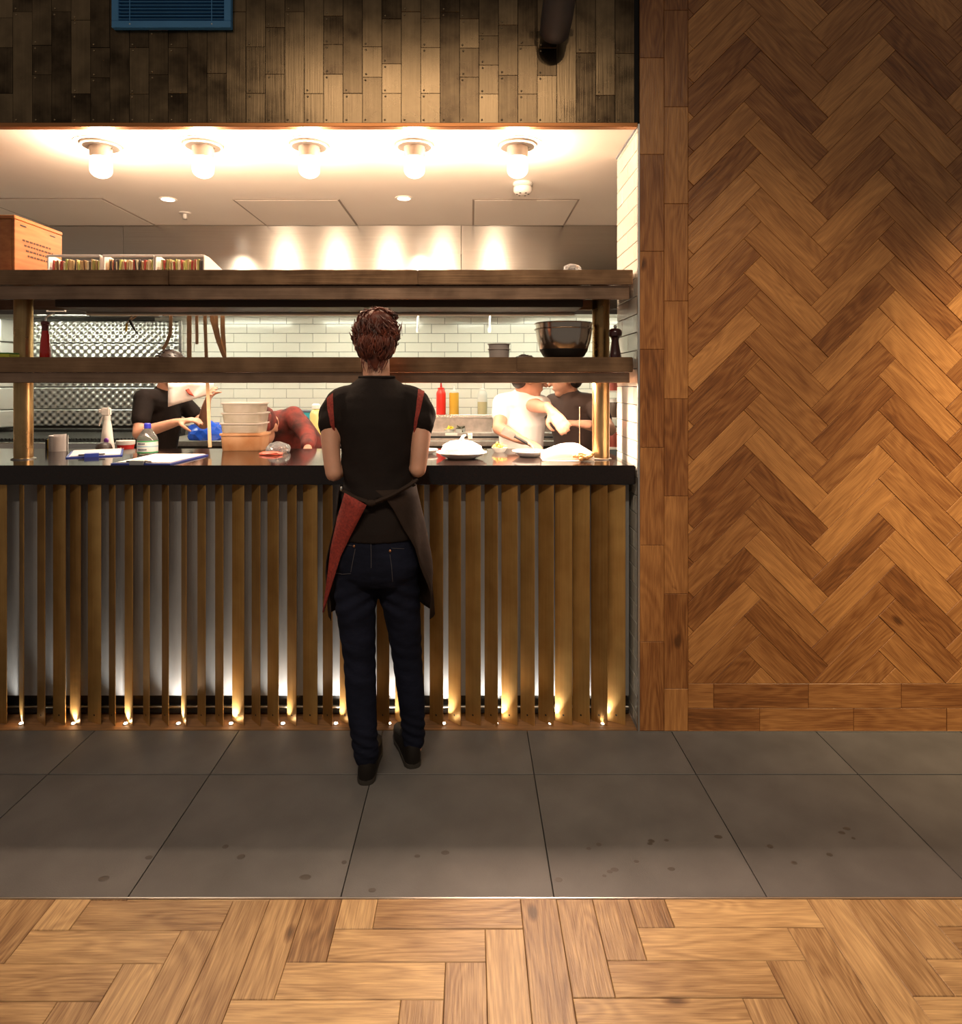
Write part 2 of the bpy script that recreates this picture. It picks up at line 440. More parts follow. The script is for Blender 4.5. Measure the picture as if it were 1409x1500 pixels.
# ------------------------------------------------------------------ oak wall on the right
wall_right = struct(B().box((JX+.0075, WY, 0), (XR, 2.93, 3.5)).build('wall_right', M['groove']))
u_h, v_h = wx(1006.5), wz(999.5)
random.seed(11)
for q, a, c in herringbone(.1020, .400, (.400, .1020), (wx(1088), wz(200.5)), PI/4, (u_h, XR-.02, v_h, 3.42)):
    put_plank(q, a, c, 'wall', WY, .012+random.uniform(-.0012, .0012), .0013, M['oak_wall'], 'plank', wall_right)
def strip(cuts, lo, hi, along_v, a0, a1):
    cuts = sorted(cuts)
    for s0, s1 in zip(cuts[:-1], cuts[1:]):
        if along_v: rect_plank(a0, a1, s0, s1, True, 'wall', WY, .0125+random.uniform(-.001, .001), .0013, M['oak_wall'], 'border_plank', wall_right)
        else: rect_plank(s0, s1, a0, a1, False, 'wall', WY, .0125+random.uniform(-.001, .001), .0013, M['oak_wall'], 'border_plank', wall_right)
strip([wz(y) for y in (1068.5, 938.4, 797.6, 655, 512, 369, 227.5, 86.7, -54)]+[3.42], 0, 0, True, JX, wx(971.5))
strip([wz(y) for y in (1068.5, 1006.8, 868.6, 726, 584, 441.5, 299.5, 158.2, 17.3)]+[wz(-124)], 0, 0, True, wx(971.5), u_h)
strip([u_h]+[wx(x) for x in (1043.8, 1182, 1317.5, 1457, 1597, 1737)], 0, 0, False, wz(1035.5), v_h)
strip([u_h]+[wx(x) for x in (1111, 1248, 1383.6, 1524, 1664, 1750)], 0, 0, False, .0, wz(1035.5))
struct(B().box((JX-.0075, WY-.012, 0), (JX, WY+.004, wz(183))).build('trim_2', M['alu']))
struct(B().box((JX, WY-.0155, 0.0005), (XR, WY-.0125, .004)).build('trim_3', M['alu']))

# ------------------------------------------------------------------ header clad in nailed brass plates
HZ = wz(181)                       # lower edge of the cladding
wall_front = struct(B().box((XL, WY, HZ), (JX-.001, 2.92, 3.5)).build('wall_front', M['dark_void']))
joints = [(75, 198, 387), (50,), (188, 310), (50,), (85, 388), (198, 322), (), (198, 390), (128, 310), (198, 387), (), (305,), (50,), (195, 387), (115, 308), (50,), (388,), (68, 185, 308), (387,), (195, 320), (80, 265, 387), (50,), (78, 198, 387), (52,), (80, 200, 320), (150, 270, 390), (105, 312), (190, 390), (200, 314), (), (220,), (395,), (222,)]
nails = B(); random.seed(5)
pm = {}
for col in range(-14, 33):
    x0 = wx(19.5-28.42+28.42*col); x1 = min(wx(19.5+28.42*col), JX-.003)
    js = joints[col % 33] if col < 0 else joints[col]
    cuts = [HZ+.001]+sorted(wz(y*.3549) for y in js)
    z = wz(-8-random.choice((0, 26, 52)))
    while z < 3.42: cuts.append(z); z += random.choice((.12, .24, .35))
    cuts.append(3.42)
    for z0, z1 in zip(cuts[:-1], cuts[1:]):
        c = ((x0+x1)/2, (z0+z1)/2); t = .003+random.uniform(0, .0012)
        pl = [(x0-c[0], z0-c[1]), (x1-c[0], z0-c[1]), (x1-c[0], z1-c[1]), (x0-c[0], z1-c[1])]
        o = link('brass_plate', plank_mesh(pl, t, .0007, M['brass_plate'], 'brass_plate'), wall_front, True)
        # local Z stays the facing direction; grain of the patina is vertical, so turn the plate itself
        o.matrix_local = Matrix(((1, 0, 0, c[0]), (0, 0, -1, WY), (0, 1, 0, c[1]), (0, 0, 0, 1)))
        o.rotation_euler.x += random.uniform(-.006, .006)
        for zz in (z0+.013, z1-.013):
            for xx in (x0+.014,):
                nails.ball((xx+random.uniform(-.002, .002), WY-t-.0005, zz), (.0042, .0026, .0042), n=8, m=5)
nl = nails.build('nail_heads', M['nail'], wall_front, True); nl['kind'] = 'stuff'
struct(B().box((XL, WY-.012, wz(187)), (JX-.008, WY+.024, HZ), .002).build('trim_4', M['copper']))

# ------------------------------------------------------------------ kitchen shell
CZ = 2.56; BY = 5.6
ceiling = struct(B().box((-4.6, WY+.03, CZ), (2.3, BY+.1, CZ+.06)).build('ceiling', M['plaster']))
struct(B().box((-4.7, WY+.10, 0), (-4.6, BY+.1, CZ)).build('wall_left', M['kitchen_wall']))
struct(B().box((2.2, 2.93, 0), (2.3, BY+.1, CZ)).build('wall_kitchen_right', M['kitchen_wall']))
struct(B().box((-4.6, 2.93, -.10), (2.2, BY, -.006)).build('floor_kitchen', M['kitchen_floor']))
wall_back = struct(B().box((-4.6, BY, 0), (2.2, BY+.1, CZ)).build('wall_back', M['grout']))
TW, TH = .2226, .0780
def tile_mesh(w_, h_, t=.007): return plank_mesh([(-w_/2+.001, -h_/2+.001), (w_/2-.001, -h_/2+.001), (w_/2-.001, h_/2-.001), (-w_/2+.001, h_/2-.001)], t, .0014, M['tile_white'], 'wall_tile')
tm = tile_mesh(TW, TH)
zref = H+(VY-475)*BY/F; xref = (342.6-VX)*BY/F
for r in range(-11, 3):
    z = zref+r*TH+TH/2
    for k in range(-12, 20):
        x = xref+k*TW+TW/2+(TW/2 if r % 2 else 0)
        if -4.6 < x-TW/2 and x+TW/2 < 1.75 and not (-3.78 < x < -2.62):
            o = link('wall_tile', tm, wall_back, True)
            o.matrix_local = Matrix(((1, 0, 0, x), (0, 0, -1, BY), (0, 1, 0, z), (0, 0, 0, 1)))
# jamb of white tiles on the right of the opening
wall_jamb = struct(B().box((JX+.007, 2.931, 0), (JX+.19, 3.225, CZ)).build('wall_jamb', M['grout']))
zr = H+(VY-244.4)*2.82/F
for r in range(-32, 4):
    z = zr+r*TH+TH/2; z0, z1 = max(0.001, z-TH/2), min(CZ-.004, z+TH/2)
    if z1-z0 < .01: continue
    y = WY+.006-(TW*.62 if r % 2 else TW*.12)
    while y < 3.225:
        a0, a1 = max(y, WY+.006), min(y+TW, 3.224); y += TW
        if a1-a0 < .012: continue
        o = link('wall_tile', tile_mesh(a1-a0, z1-z0), wall_jamb, True)
        o.matrix_local = Matrix(((0, 0, -1, JX+.007), (-1, 0, 0, (a0+a1)/2), (0, 1, 0, (z0+z1)/2), (0, 0, 0, 1)))
struct(B().box((JX-.0065, WY+.03, CZ-.006), (JX+.004, 3.22, CZ-.0005)).build('trim_5', mat('bead_grey', (.25, .27, .32), .5)))
# ceiling access panels
for (fx0, fx1, fy0, fy1) in ((-35, 150, 290, 331), (340, 497, 291.5, 330), (692, 849, 291.5, 331)):
    Dn = (CZ-H)*F/(VY-fy0); Df = min(4.57, (CZ-H)*F/(VY-fy1))
    x0, x1 = (fx0-VX)*Dn/F, (fx1-VX)*Dn/F
    o = B().box((x0, Dn, CZ-.004), (x1, Df, CZ)).build('access_panel', M['shadow_gap'], ceiling)
    B().box((x0+.012, Dn+.012, CZ-.006), (x1-.012, Df-.004, CZ-.003), .001).build('panel_door', M['panel_paint'], o)
# ------------------------------------------------------------------ ceiling lamps and fittings
def lamp_proto():
    t = thing('ceiling_lamp', 'round glass jar bulkhead lamp lit on the white kitchen ceiling', 'ceiling lamp', (0, 0, CZ), 'jar lamps in a row above the pass')
    B().lathe([(.115, 0), (.115, -.003), (.102, -.004), (.100, -.001)], n=40).build('trim_ring', M['plaster'], t, True, True)
    B().lathe([(.086, 0), (.086, -.010), (.080, -.013)], n=36).build('backplate', M['plate_grey'], t, True, True)
    ce = B().lathe([(.048, -.012), (.048, -.050), (.044, -.056), (.044, -.062)], n=28).build('base', M['ceramic'], t, True, True)
    B().ball((.05, 0, -.018), (.006, .006, .004), n=8, m=6).build('screw', M['alu'], ce, True, True)
    prof = [(.047, -.062), (.048, -.075), (.048, -.118)]+[(.048*math.cos(a), -.118-.036*math.sin(a)) for a in (.3, .6, .9, 1.2, 1.45)]
    B().lathe(prof, n=20).build('glass_jar', M['lampglass'], t, 'all', True)
    B().lathe([(.010, -.060), (.012, -.066), (.012, -.074)], n=12).build('bulb_holder', M['ceramic'], t, True, True)
    return t
proto = lamp_proto()
LY = 3.04; LAMP_W = 24
for i, px in enumerate((148, 297.5, 453, 607, 758)):
    t = proto if i == 0 else copy_tree(proto)
    t.location = ((px-VX)*LY/F, LY, CZ)
    l = bpy.data.lights.new('lamp_bulb', 'POINT'); l.energy = LAMP_W; l.color = (1, .73, .50); l.shadow_soft_size = .004
    lo = bpy.data.objects.new('lamp_bulb', l); COL.objects.link(lo); lo.location = (t.location.x, LY, CZ-.125)
    t['label'] = ('lit glass jar ceiling lamp at the wooden box end of the row', 'lit glass jar ceiling lamp second in the row from the wooden box', 'middle one of the five lit glass jar ceiling lamps', 'lit glass jar ceiling lamp next to the one before the smoke detector', 'lit glass jar ceiling lamp just in front of the smoke detector')[i]
for i, (px, py) in enumerate(((246, 291.5), (591.5, 290))):
    D = (CZ-H)*F/(VY-py); x = (px-VX)*D/F
    t = thing('downlight', ('small round recessed downlight beside the sprinkler head', 'small round recessed downlight between two ceiling access panels')[i], 'downlight', (x, D, CZ))
    B().lathe([(.052, 0), (.050, -.005), (.040, -.004)], n=28).build('bezel', M['plaster'], t, True, True)
    B().lathe([(.038, -.0035), (.036, -.0055)], n=24).build('diffuser', M['downlight'], t, True, True)
    spot('downlight_beam', (x, D, CZ-.008), (x, D, 0), 150, (1, .80, .60), 150, .5, .03)
D = (CZ-H)*F/(VY-311.5)
t = thing('sprinkler_head', 'small white fire sprinkler head on kitchen ceiling', 'sprinkler', ((271-VX)*D/F, D, CZ))
B().lathe([(.038, 0), (.036, -.006), (.014, -.010)], n=24).build('rosette', M['white_plastic'], t, True, True)
B().lathe([(.012, -.008), (.014, -.03), (.008, -.038)], n=14).build('body', M['white_plastic'], t, True, True)
B().lathe([(.016, -.040), (.016, -.043)], n=14).tube([(.011, 0, -.012), (.013, 0, -.028), (.003, 0, -.041)], .0025, 6).tube([(-.011, 0, -.012), (-.013, 0, -.028), (-.003, 0, -.041)], .0025, 6).build('deflector', M['alu'], t, True, True)
D = (CZ-H)*F/(VY-268)
t = thing('smoke_detector', 'round white smoke detector on ceiling behind last jar lamp', 'smoke detector', ((765.5-VX)*D/F, D, CZ))
B().lathe([(.052, 0), (.052, -.012), (.046, -.018), (.040, -.020)], n=32).build('base', M['white_plastic'], t, True, True)
hd = B().lathe([(.040, -.020), (.050, -.026), (.050, -.046), (.040, -.058), (.020, -.064), (.004, -.065)], n=32).build('sensor_head', M['white_plastic'], t, True, True)
for i in range(6):
    a = 2*PI*i/6; c = Vector((.03*math.cos(a), .03*math.sin(a), -.0615)); B().box(c-Vector((.005, .003, .002)), c+Vector((.005, .003, .002))).build('vent_slot', M['dark_void'], hd, False, True)

# blue ventilation grille
VD = 2.772
t = thing('vent_grille', 'blue painted louvred ventilation grille on the brass cladding', 'vent', (wx(250), VD, (H+(VY-40)*VD/F)))
x0, x1 = (163-VX)*VD/F, (338-VX)*VD/F; z0 = H+(VY-40)*VD/F; z1 = 3.28
B().box((x0, VD, z0), (x1, VD+.024, z0+.029), .002).box((x0, VD, z1-.029), (x1, VD+.024, z1), .002).box((x0, VD, z0+.0285), (x0+.029, VD+.024, z1-.0285), .002).box((x1-.029, VD, z0+.0285), (x1, VD+.024, z1-.0285), .002).build('frame', M['blue_paint'], t)
B().box((x0+.028, VD+.022, z0+.028), (x1-.028, VD+.0235, z1-.028)).build('backing', M['dark_void'], t)
sl = B().box((x0+.029, -.009, -.0012), (x1-.029, .009, .0012), rot=None).mesh('slat', M['blue_paint'])
z = z0+.036
while z < z1-.03:
    o = link('slat', sl, t); o.location = (0, VD+.010, z); o.rotation_euler = (0, 0, 0)
    z += .0146
for px in (190, 310):
    x = (px-VX)*VD/F
    B().box((x-.0015, VD-.0005, z0+.028), (x+.0015, VD+.002, z1-.028)).build('mullion', M['blue_paint'], t)
    B().ball((x, VD, z0+.014), (.0035, .002, .0035), n=8, m=5).build('screw', M['alu'], t)

# grey pipe that drops at a slant into the cladding
p0, p1 = Vector((.388, 2.22, 3.36)), Vector((.338, 2.765, 2.862))
dv = (p1-p0).normalized(); q1 = p0+dv*(p1-p0).length*.70
t = thing('duct_pipe', 'dark grey round duct pipe slanting down onto the brass cladding', 'pipe', tuple(p1))
B().tube([p0, q1], .066, 32).build('pipe', M['pipe_grey'], t, True)
B().tube([q1-dv*.008, q1+dv*.010], .0725, 32).build('collar', M['black_metal'], t, True)
B().tube([q1, q1+dv*.10, q1+dv*.17, q1+dv*.19], [.064, .064, .060, .04], 32).build('spigot', mat('pipe_brown', (.05, .04, .036), .5), t, True)
sd = Vector((1, 0, .05)).normalized()
for s in (-1, 1):
    c = q1-dv*.02+sd*s*.078
    B().box(c-Vector((.010, .008, .012)), c+Vector((.010, .008, .012)), .002).build('clamp_ear', M['black_metal'], t)

# ------------------------------------------------------------------ extractor hood
HY = 4.58
t = thing('extractor_hood', 'long brushed stainless steel extractor hood under the kitchen ceiling', 'extractor hood', (-1, HY, 1.98))
xs = [-4.55, (180-VX)*HY/F, (675.5-VX)*HY/F, 1.9]
for a0, a1 in zip(xs[:-1], xs[1:]):
    B().box((a0+.0015, HY, 1.98), (a1-.0015, HY+.012, CZ-.003), .001).build('front_panel', M['steel'], t)
B().box((-4.55, HY+.012, 2.02), (1.9, BY-.002, 2.05)).build('canopy', M['steel_bench'], t)
B().box((-4.55, HY-.003, 1.944), (1.9, HY+.03, 1.979), .003).build('gutter', mat('hood_gutter', (.10, .095, .09), .35, .8), t)
for px in (84, 480.5):
    x = (px-VX)*HY/F; zc = H+(VY-453.5)*HY/F
    B().box((x-.066, HY-.02, zc-.018), (x+.066, HY-.004, zc-.011), .002).box((x-.066, HY-.02, zc+.010), (x+.066, HY-.004, zc+.018), .002).box((x-.066, HY-.02, zc-.012), (x-.058, HY-.004, zc+.012), .002).box((x+.058, HY-.02, zc-.012), (x+.066, HY-.004, zc+.012), .002).build('handle', M['white_plastic'], t)
for x in (-3.3, -2.1, -.9, .3, 1.2):
    o = B().box((x-.45, 5.06, 2.006), (x+.45, 5.14, 2.0195), .006).build('hood_light', mat('lit_hood_tube', (1, 1, 1), .4, emit=(.97, 1, .80), estr=34), t)
# suppression pipe with nozzles below the hood
PY = 5.25
t = thing('nozzle_pipe', 'thin chrome pipe with two drop nozzles below the hood', 'pipe', ((690-VX)*PY/F, PY, 2.0))
zp = H+(VY-461)*PY/F
X = lambda px: (px-VX)*PY/F
B().tube([(X(613), PY, zp), (X(770), PY, zp)], .010, 10).tube([(X(770), PY, zp), (X(770), PY, 2.0195)], .010, 10).build('pipe', M['alu'], t, True)
for px in (613, 718):
    nz = B().tube([(X(px), PY, zp+.004), (X(px)-.004, PY, zp-.03), (X(px)-.006, PY, zp-.115)], [.010, .011, .010], 10).build('nozzle', M['alu'], t, True)
    B().tube([(X(px)-.006, PY, zp-.110), (X(px)-.006, PY, zp-.140)], [.014, .012], 10).build('nozzle_tip', M['white_plastic'], nz, True)
t = thing('hood_rail', 'white tube rail running below the hood over quilted panel', 'rail', (X(180), PY, zp))
B().tube([(X(55), PY, zp), (X(272), PY, zp)], .009, 10).build('tube', M['white_plastic'], t, True)
for px in (80, 130, 236):
    B().box((X(px)-.010, PY-.012, zp-.014), (X(px)+.010, PY+.012, 2.0195)).build('bracket', M['black_metal'], t)

# ------------------------------------------------------------------ quilted splashback
QY = BY-.03
t = thing('splashback', 'quilted stainless steel splashback of domed diamond panels', 'splashback', (-3.2, QY, 1.1))
QX0, QX1 = (45-VX)*QY/F, (262-VX)*QY/F
def quilt(fx, z0, z1, n_u, length):
    dz = .0085; nz = max(2, round((z1-z0)/dz)); rows = []
    for i in range(nz+1):
        z = z0+(z1-z0)*i/nz; r = []
        for j in range(n_u+1):
            u = length*j/n_u
            ed = min(1, (z-z0)/.010, (z1-z)/.010, u/.010, (length-u)/.010)
            h = .0065*max(0, ed)*(math.cos(2*PI*u/.066)*math.cos(2*PI*(z-1.0)/.0625))
            r.append(fx(u, h, z))
        rows.append(r)
    return rows
bands = [H-(y-VY)*QY/F for y in (624.5, 599.5, 567.5, 535, 503, 470)]
for z0, z1 in zip(bands[:-1], bands[1:]):
    L_ = QX1-QX0
    b = B(); b.sheet(quilt(lambda u, h, z: (QX0+u, QY-.004-h, z), z0+.002, z1-.002, int(L_/.0085), L_), (0, .016, 0))
    b.build('quilted_panel', M['quilt'], t, 'all')
    b = B(); b.sheet(quilt(lambda u, h, z: (QX0-.002-u*.42, QY-.004-u*.9, z), z0+.002, z1-.002, 18, .25), (.006, 0, 0))
    b.build('return_panel', M['quilt'], t, 'all')
B().box((QX1+.004, QY-.02, bands[0]), (QX1+.035, QY, bands[-1]), .004).build('edge_strip', M['steel'], t)

# ------------------------------------------------------------------ counter with brass fins
CT, CB, CF, CK = 1.1155, 1.034, 2.822, 3.56     # top, underside, front and back edge of the worktop
FY = 2.857; PYN = 2.925                         # fins' centre line, back panel plane
CR = JX-.009
t = thing('service_counter', 'counter front of angled vertical brass fins over grey metal', 'counter', (-.6, FY, 0))
b = B().box((XL, WY+.001, -.012), (CR, PYN+.06, .002)); b.build('plinth', M['plinth'], t)
B().box((XL, PYN, .088), (CR-.004, PYN+.012, CB-.0045)).build('back_panel', M['zinc'], t)
B().box((XL, PYN-.004, .012), (CR-.004, PYN+.05, .030), .002).box((XL, PYN+.03, .002), (CR-.004, PYN+.04, .09)).build('kick_rail', M['black_rail'], t)
B().box((XL, PYN-.008, .034), (CR-.004, PYN+.008, .044), .003).build('steel_rail', M['alu'], t)
B().box((XL, PYN+.05, .002), (CR-.004, 3.50, CB-.0045)).build('carcass', M['kitchen_wall'], t)
fins = [(-12, 10), (28.7, 35), (55, 66), (78, 96), (103, 118), (129, 148), (160, 168.6), (183, 194.4), (210, 219), (237.4, 247), (266, 273), (289.6, 301), (315.5, 327), (340.4, 357.4), (369, 381), (392, 408), (421, 434), (444, 465), (473, 487), (498, 513), (525, 541), (552, 570), (579, 594), (604, 621), (629.5, 649), (657, 675), (682, 704), (710, 729), (734.5, 758), (762.6, 783), (788.6, 811), (813, 838), (838.6, 863.7), (865.7, 889.7), (889.7, 916)]
for k in range(1, 15):
    fins.insert(0, (-12-27*k-random.uniform(0, 6), 10-27*k-random.uniform(0, 10)))
FWD = .080
def fin_px(xc, th):
    dx, dy = FWD/2*math.cos(th), FWD/2*math.sin(th)     # right edge is the nearer one
    return (xc-dx)*F/(FY+dy)+VX, (xc+dx)*F/(FY-dy)+VX
finm = B().box((-FWD/2, -.0016, .0025), (FWD/2, .0016, CB-.0045), .0008).mesh('fin', M['brass_fin'])
dot = mat('drilled_hole', (.01, .008, .006), .6)
for (l_, r_) in fins:
    best = None
    for i in range(8, 86):
        th = math.radians(i); xc = ((l_+r_)/2-VX)*FY/F
        for _ in range(3):
            a0, a1 = fin_px(xc, th); xc += ((l_+r_)/2-(a0+a1)/2)*FY/F
        e = abs((a1-a0)-(r_-l_))
        if best is None or e < best[0]: best = (e, xc, th)
    _, xc, th = best
    o = link('fin', finm, t); o.location = (xc, FY, 0); o.rotation_euler = (0, 0, -th)
    # screw hole near the foot, a sub-part
    hm = bpy.data.meshes.get('screw_hole') or B().lathe([(.0042, -.0022), (.0042, -.0010)], n=10, axis='Y').mesh('screw_hole', dot)
    h = link('screw_hole', hm, o, True); h.location = (.0, 0, .036)
worktop = B().box((XL, CF, CB), (CR, CK, CT), .004, seg=2).build('countertop', M['granite'], None)
tag(worktop, 'long polished black granite countertop of the pass', 'countertop')
B().box((XL, CF+.03, CB-.004), (CR, CF+.06, CB-.0005)).build('edge_strip', mat('strip_pale', (.4, .36, .3), .5), worktop)

# uplights let into the plinth
for i, px in enumerate((-124, -46.5, 31, 107.5, 184, 261.5, 338.5, 414.5, 492, 570, 650, 727, 806, 883)):
    UY = 2.846
    x = (px-VX)*UY/F
    if i == 0:
        up = thing('uplight', 'tiny recessed spotlight lit between the feet of the brass fins', 'uplight', (x, UY, .002), 'uplights along the foot of the counter')
        B().lathe([(.011, 0), (.011, .003), (.008, .004)], n=18).build('bezel', M['alu'], up, True, True)
        B().lathe([(.0075, .003), (.007, .0055), (.003, .0068)], n=14).build('lens', M['led'], up, True, True)
        u = up
    else:
        u = copy_tree(up); u.location = (x, UY, .002)
    l = bpy.data.lights.new('uplight_beam', 'SPOT'); l.energy = 6.0; l.color = (1, .93, .80); l.spot_size = math.radians(96); l.spot_blend = .9; l.shadow_soft_size = .006
    lo = bpy.data.objects.new('uplight_beam', l); COL.objects.link(lo); lo.location = (x, UY, .012); lo.rotation_euler = (PI-.42, 0, 0)

# ------------------------------------------------------------------ pass gantry
GF, GB = 2.850, 3.290
t = thing('pass_gantry', 'two tier brass pass shelf on round brass posts', 'shelf', (-.7, 3.07, CT))
GX = CR-.004
def tier(zt, zm, zb, nm):
    sh = B().box((XL, GF+.012, zm+.004), (GX-.002, GB, zt-.002)).build(nm, M['shelf_fillet'], t)
    # seams of the fascia
    cuts = [XL, (-1.3 if nm == 'upper_shelf' else -2.05), (612-VX)*GF/F if nm == 'upper_shelf' else (757-VX)*GF/F, GX]
    for a0, a1 in zip(cuts[:-1], cuts[1:]):
        B().box((a0+.0006, GF, zm), (a1-.0006, GF+.013, zt), .0025, seg=2).build('fascia', M['brass_shelf'], sh)
    B().box((XL, GF+.020, zb), (GX-.010, GF+.034, zm-.0015), .002).build('lower_band', M['shelf_fillet'], sh)
    B().box((XL, GB-.014, zb), (GX-.010, GB, zm+.004), .002).build('back_band', M['shelf_fillet'], sh)
    return sh
us = tier(1.954, 1.890, 1.829, 'upper_shelf')
ls = tier(1.578, 1.5135, 1.4675, 'lower_shelf')
B().box((-1.86, GF+.11, 1.806), (.50, 3.255, 1.87), .004).build('light_channel', mat('channel_brown', (.055, .034, .022), .45, .6), us)
B().box((-1.86, 3.20, 1.796), (.50, 3.25, 1.8055), .002).build('ticket_rail', mat('rail_cream', (.70, .62, .50), .45), us)
for px in (34.5, 880):
    x = (px-VX)*3.07/F
    for z0, z1, nm in ((CT, 1.490, 'post'), (1.5775, 1.868, 'post')):
        po = B().tube([(x, 3.07, z0+.0005), (x, 3.07, z1)], .0395, 36).build(nm, M['brass_post'], t, True)
        B().lathe([(.050, z0+.0005), (.050, z0+.004), (.0398, z0+.007)], (x, 3.07, 0), 36).build('collar', M['steel_bench'], po, True)
for x in (-1.45, -.25, .32):
    hl = B().box((x-.27, 3.02, 1.482), (x+.27, 3.14, 1.5125), .004).build('heat_lamp', M['steel_bench'], ls)
    on = .12 if x < -1 else 1
    B().tube([(x-.24, 3.08, 1.476), (x+.24, 3.08, 1.476)], .007, 10).build('heating_element', mat('lit_heat_element', (1, .7, .5), .4, emit=(1, .58, .34), estr=90*on), hl, True)
area('heat_lamp_left', (-1.35, 3.08, 1.466), (0, 0, 0), .6, .06, 6, (1, .74, .52))
area('heat_lamp_mid', (-.25, 3.08, 1.466), (0, 0, 0), .5, .06, 12, (1, .62, .42))
area('heat_lamp_right', (.32, 3.08, 1.466), (0, 0, 0), .5, .06, 26, (1, .74, .56))
# ------------------------------------------------------------------ people
M['skin'] = mat('skin', (.52, .27, .18), .5, var=.08, vscale=14)
M['skin'].node_tree.nodes['Principled BSDF'].inputs['Subsurface Weight'].default_value = .12
M['skin'].node_tree.nodes['Principled BSDF'].inputs['Subsurface Radius'].default_value = (.012, .004, .002)
M['black_tee'] = mat('black_jersey', (.013, .009, .008), .8, var=.2, vscale=5, bump=.5, bscale=13, spec=.12)
M['denim'] = mat('dark_denim', (.0075, .009, .019), .85, spec=.1, var=.35, vscale=9, bump=.3, bscale=26, stretch=(1, 1, 2))
M['apron'] = mat('brown_black_cotton', (.028, .0185, .0145), .9, spec=.1, var=.2, vscale=10, bump=.45, bscale=14)
M['red_cloth'] = mat('red_lining', (.30, .032, .02), .85, col2=(.15, .016, .012), vscale=120, bump=.2, bscale=200)
M['hair'] = mat('auburn_hair', (.15, .030, .012), .55, col2=(.030, .007, .005), vscale=26)
M['leather'] = mat('black_leather', (.008, .006, .005), .6, spec=.2)
M['stitch'] = mat('jeans_stitch', (.055, .05, .06), .8)
M['eye_white'] = mat('eye_white', (.75, .7, .65), .3)
M['lip'] = mat('lip', (.35, .10, .08), .5)
def frame(f, u):
    f = Vector(f).normalized(); u = Vector(u); u = (u-f*u.dot(f)).normalized(); return f, u, f.cross(u)
def head_shapes(b, c, f, u, s=1.0):
    """skull, jaw, nose, lips, brows and ears; c = centre of the head"""
    f, u, r = frame(f, u); c = Vector(c)
    R = Matrix((r, f, u)).transposed()          # local x = right, y = forward, z = up
    L = lambda x, y, z: c+(r*x+f*y+u*z)*s
    b.ball(L(0, -.008, .028), (.074*s, .092*s, .088*s), R, 20, 14)
    b.ball(L(0, .022, -.030), (.060*s, .066*s, .078*s), R, 18, 12)
    b.ball(L(0, .052, -.082), (.034*s, .034*s, .028*s), R)
    b.limb([L(0, .080, .020), L(0, .096, -.006), L(0, .108, -.026)], [.009*s, .011*s, .014*s], 8)
    b.limb([L(-.022, .082, -.056), L(0, .090, -.054), L(.022, .082, -.056)], [.005*s, .008*s, .005*s], 8)
    b.limb([L(-.045, .066, .026), L(0, .086, .026), L(.045, .066, .026)], [.008*s, .010*s, .008*s], 8)
    for q in (-1, 1):
        b.ball(L(q*.073, -.006, -.008), (.009*s, .019*s, .032*s), R, 10, 8)
        b.ball(L(q*.079, -.016, .006), (.007*s, .010*s, .022*s), R, 10, 8)
    return L, R
def eyes(L, R, s, parent):
    for q in (-1, 1):
        e = B().ball(L(q*.031, .072, .004), .012*s, n=12, m=8).build('eye', M['eye_white'], parent, True)
        B().ball(L(q*.031, .0825, .004), .0055*s, n=10, m=6).build('iris', M['leather'], e, True)
def hand_shapes(b, w, d, n, side, s=1.0, curl=.5):
    """w wrist, d pointing to the fingertips, n the way the palm faces, side +1/-1 where the thumb leaves"""
    d, n2, x = frame(d, n); w = Vector(w); x = x*side
    b.limb([w-d*.02*s, w+d*.03*s], [.024*s, .023*s], 10)
    for k in (-1, 0, 1): b.limb([w+d*.02*s+x*k*.012*s, w+d*.085*s+x*k*.024*s], [.017*s, .0145*s], 8)
    for k, ln in ((1.5, .068), (.5, .078), (-.5, .073), (-1.5, .057)):
        p = w+d*.088*s+x*k*.0195*s; a = .25*curl; dirn = d
        pts = [p-d*.02*s, p]; rr = [.0095*s, .0092*s]
        for j, fr in enumerate((.44, .32, .24)):
            dirn = (d*math.cos(a)+n2*math.sin(a)+x*k*.05).normalized(); p = p+dirn*ln*fr*s; pts.append(p); rr.append((.0088, .0080, .0070)[j]*s); a += .75*curl
        b.limb(pts, rr, 8)
    p = w+d*.030*s+x*.024*s
    b.limb([p-x*.012*s, p+(d*.55+x*.75+n2*.25).normalized()*.034*s, p+(d*.8+x*.62+n2*.35*(1+curl)).normalized()*.066*s, p+(d*.95+x*.45+n2*.5*(1+curl)).normalized()*.088*s], [.0150*s, .0125*s, .0105*s, .0085*s], 8)
def ray_pts(bvh, pts, off):
    out = []
    for px, py in pts:
        d = (P(px, py, 1)-Vector((0, 0, H))).normalized()
        h, nn, _, _ = bvh.ray_cast(Vector((0, 0, H)), d)
        if h is None: continue
        if nn.dot(d) > 0: nn = -nn
        out.append((h+nn*off, nn))
    return out
def lerp_poly(pts, n):
    out = []
    for i in range(len(pts)-1):
        for j in range(n): out.append(tuple(a+(b_-a)*j/n for a, b_ in zip(pts[i], pts[i+1])))
    out.append(pts[-1]); return out
def bvh_of(o):
    me = o.data; return BVHTree.FromPolygons([v.co for v in me.vertices], [p.vertices for p in me.polygons])
def ribbon_on(bvh, pairs, off, th):
    """strip on a surface between two pixel polylines seen from the front"""
    b = B(); A = ray_pts(bvh, [p for p, _ in pairs], off); C = ray_pts(bvh, [q for _, q in pairs], off)
    rows = [[a[0], (a[0]+c[0])/2+(a[1]+c[1]).normalized()*.001, c[0]] for a, c in zip(A, C)]
    return b.sheet(rows, (0, th, 0))

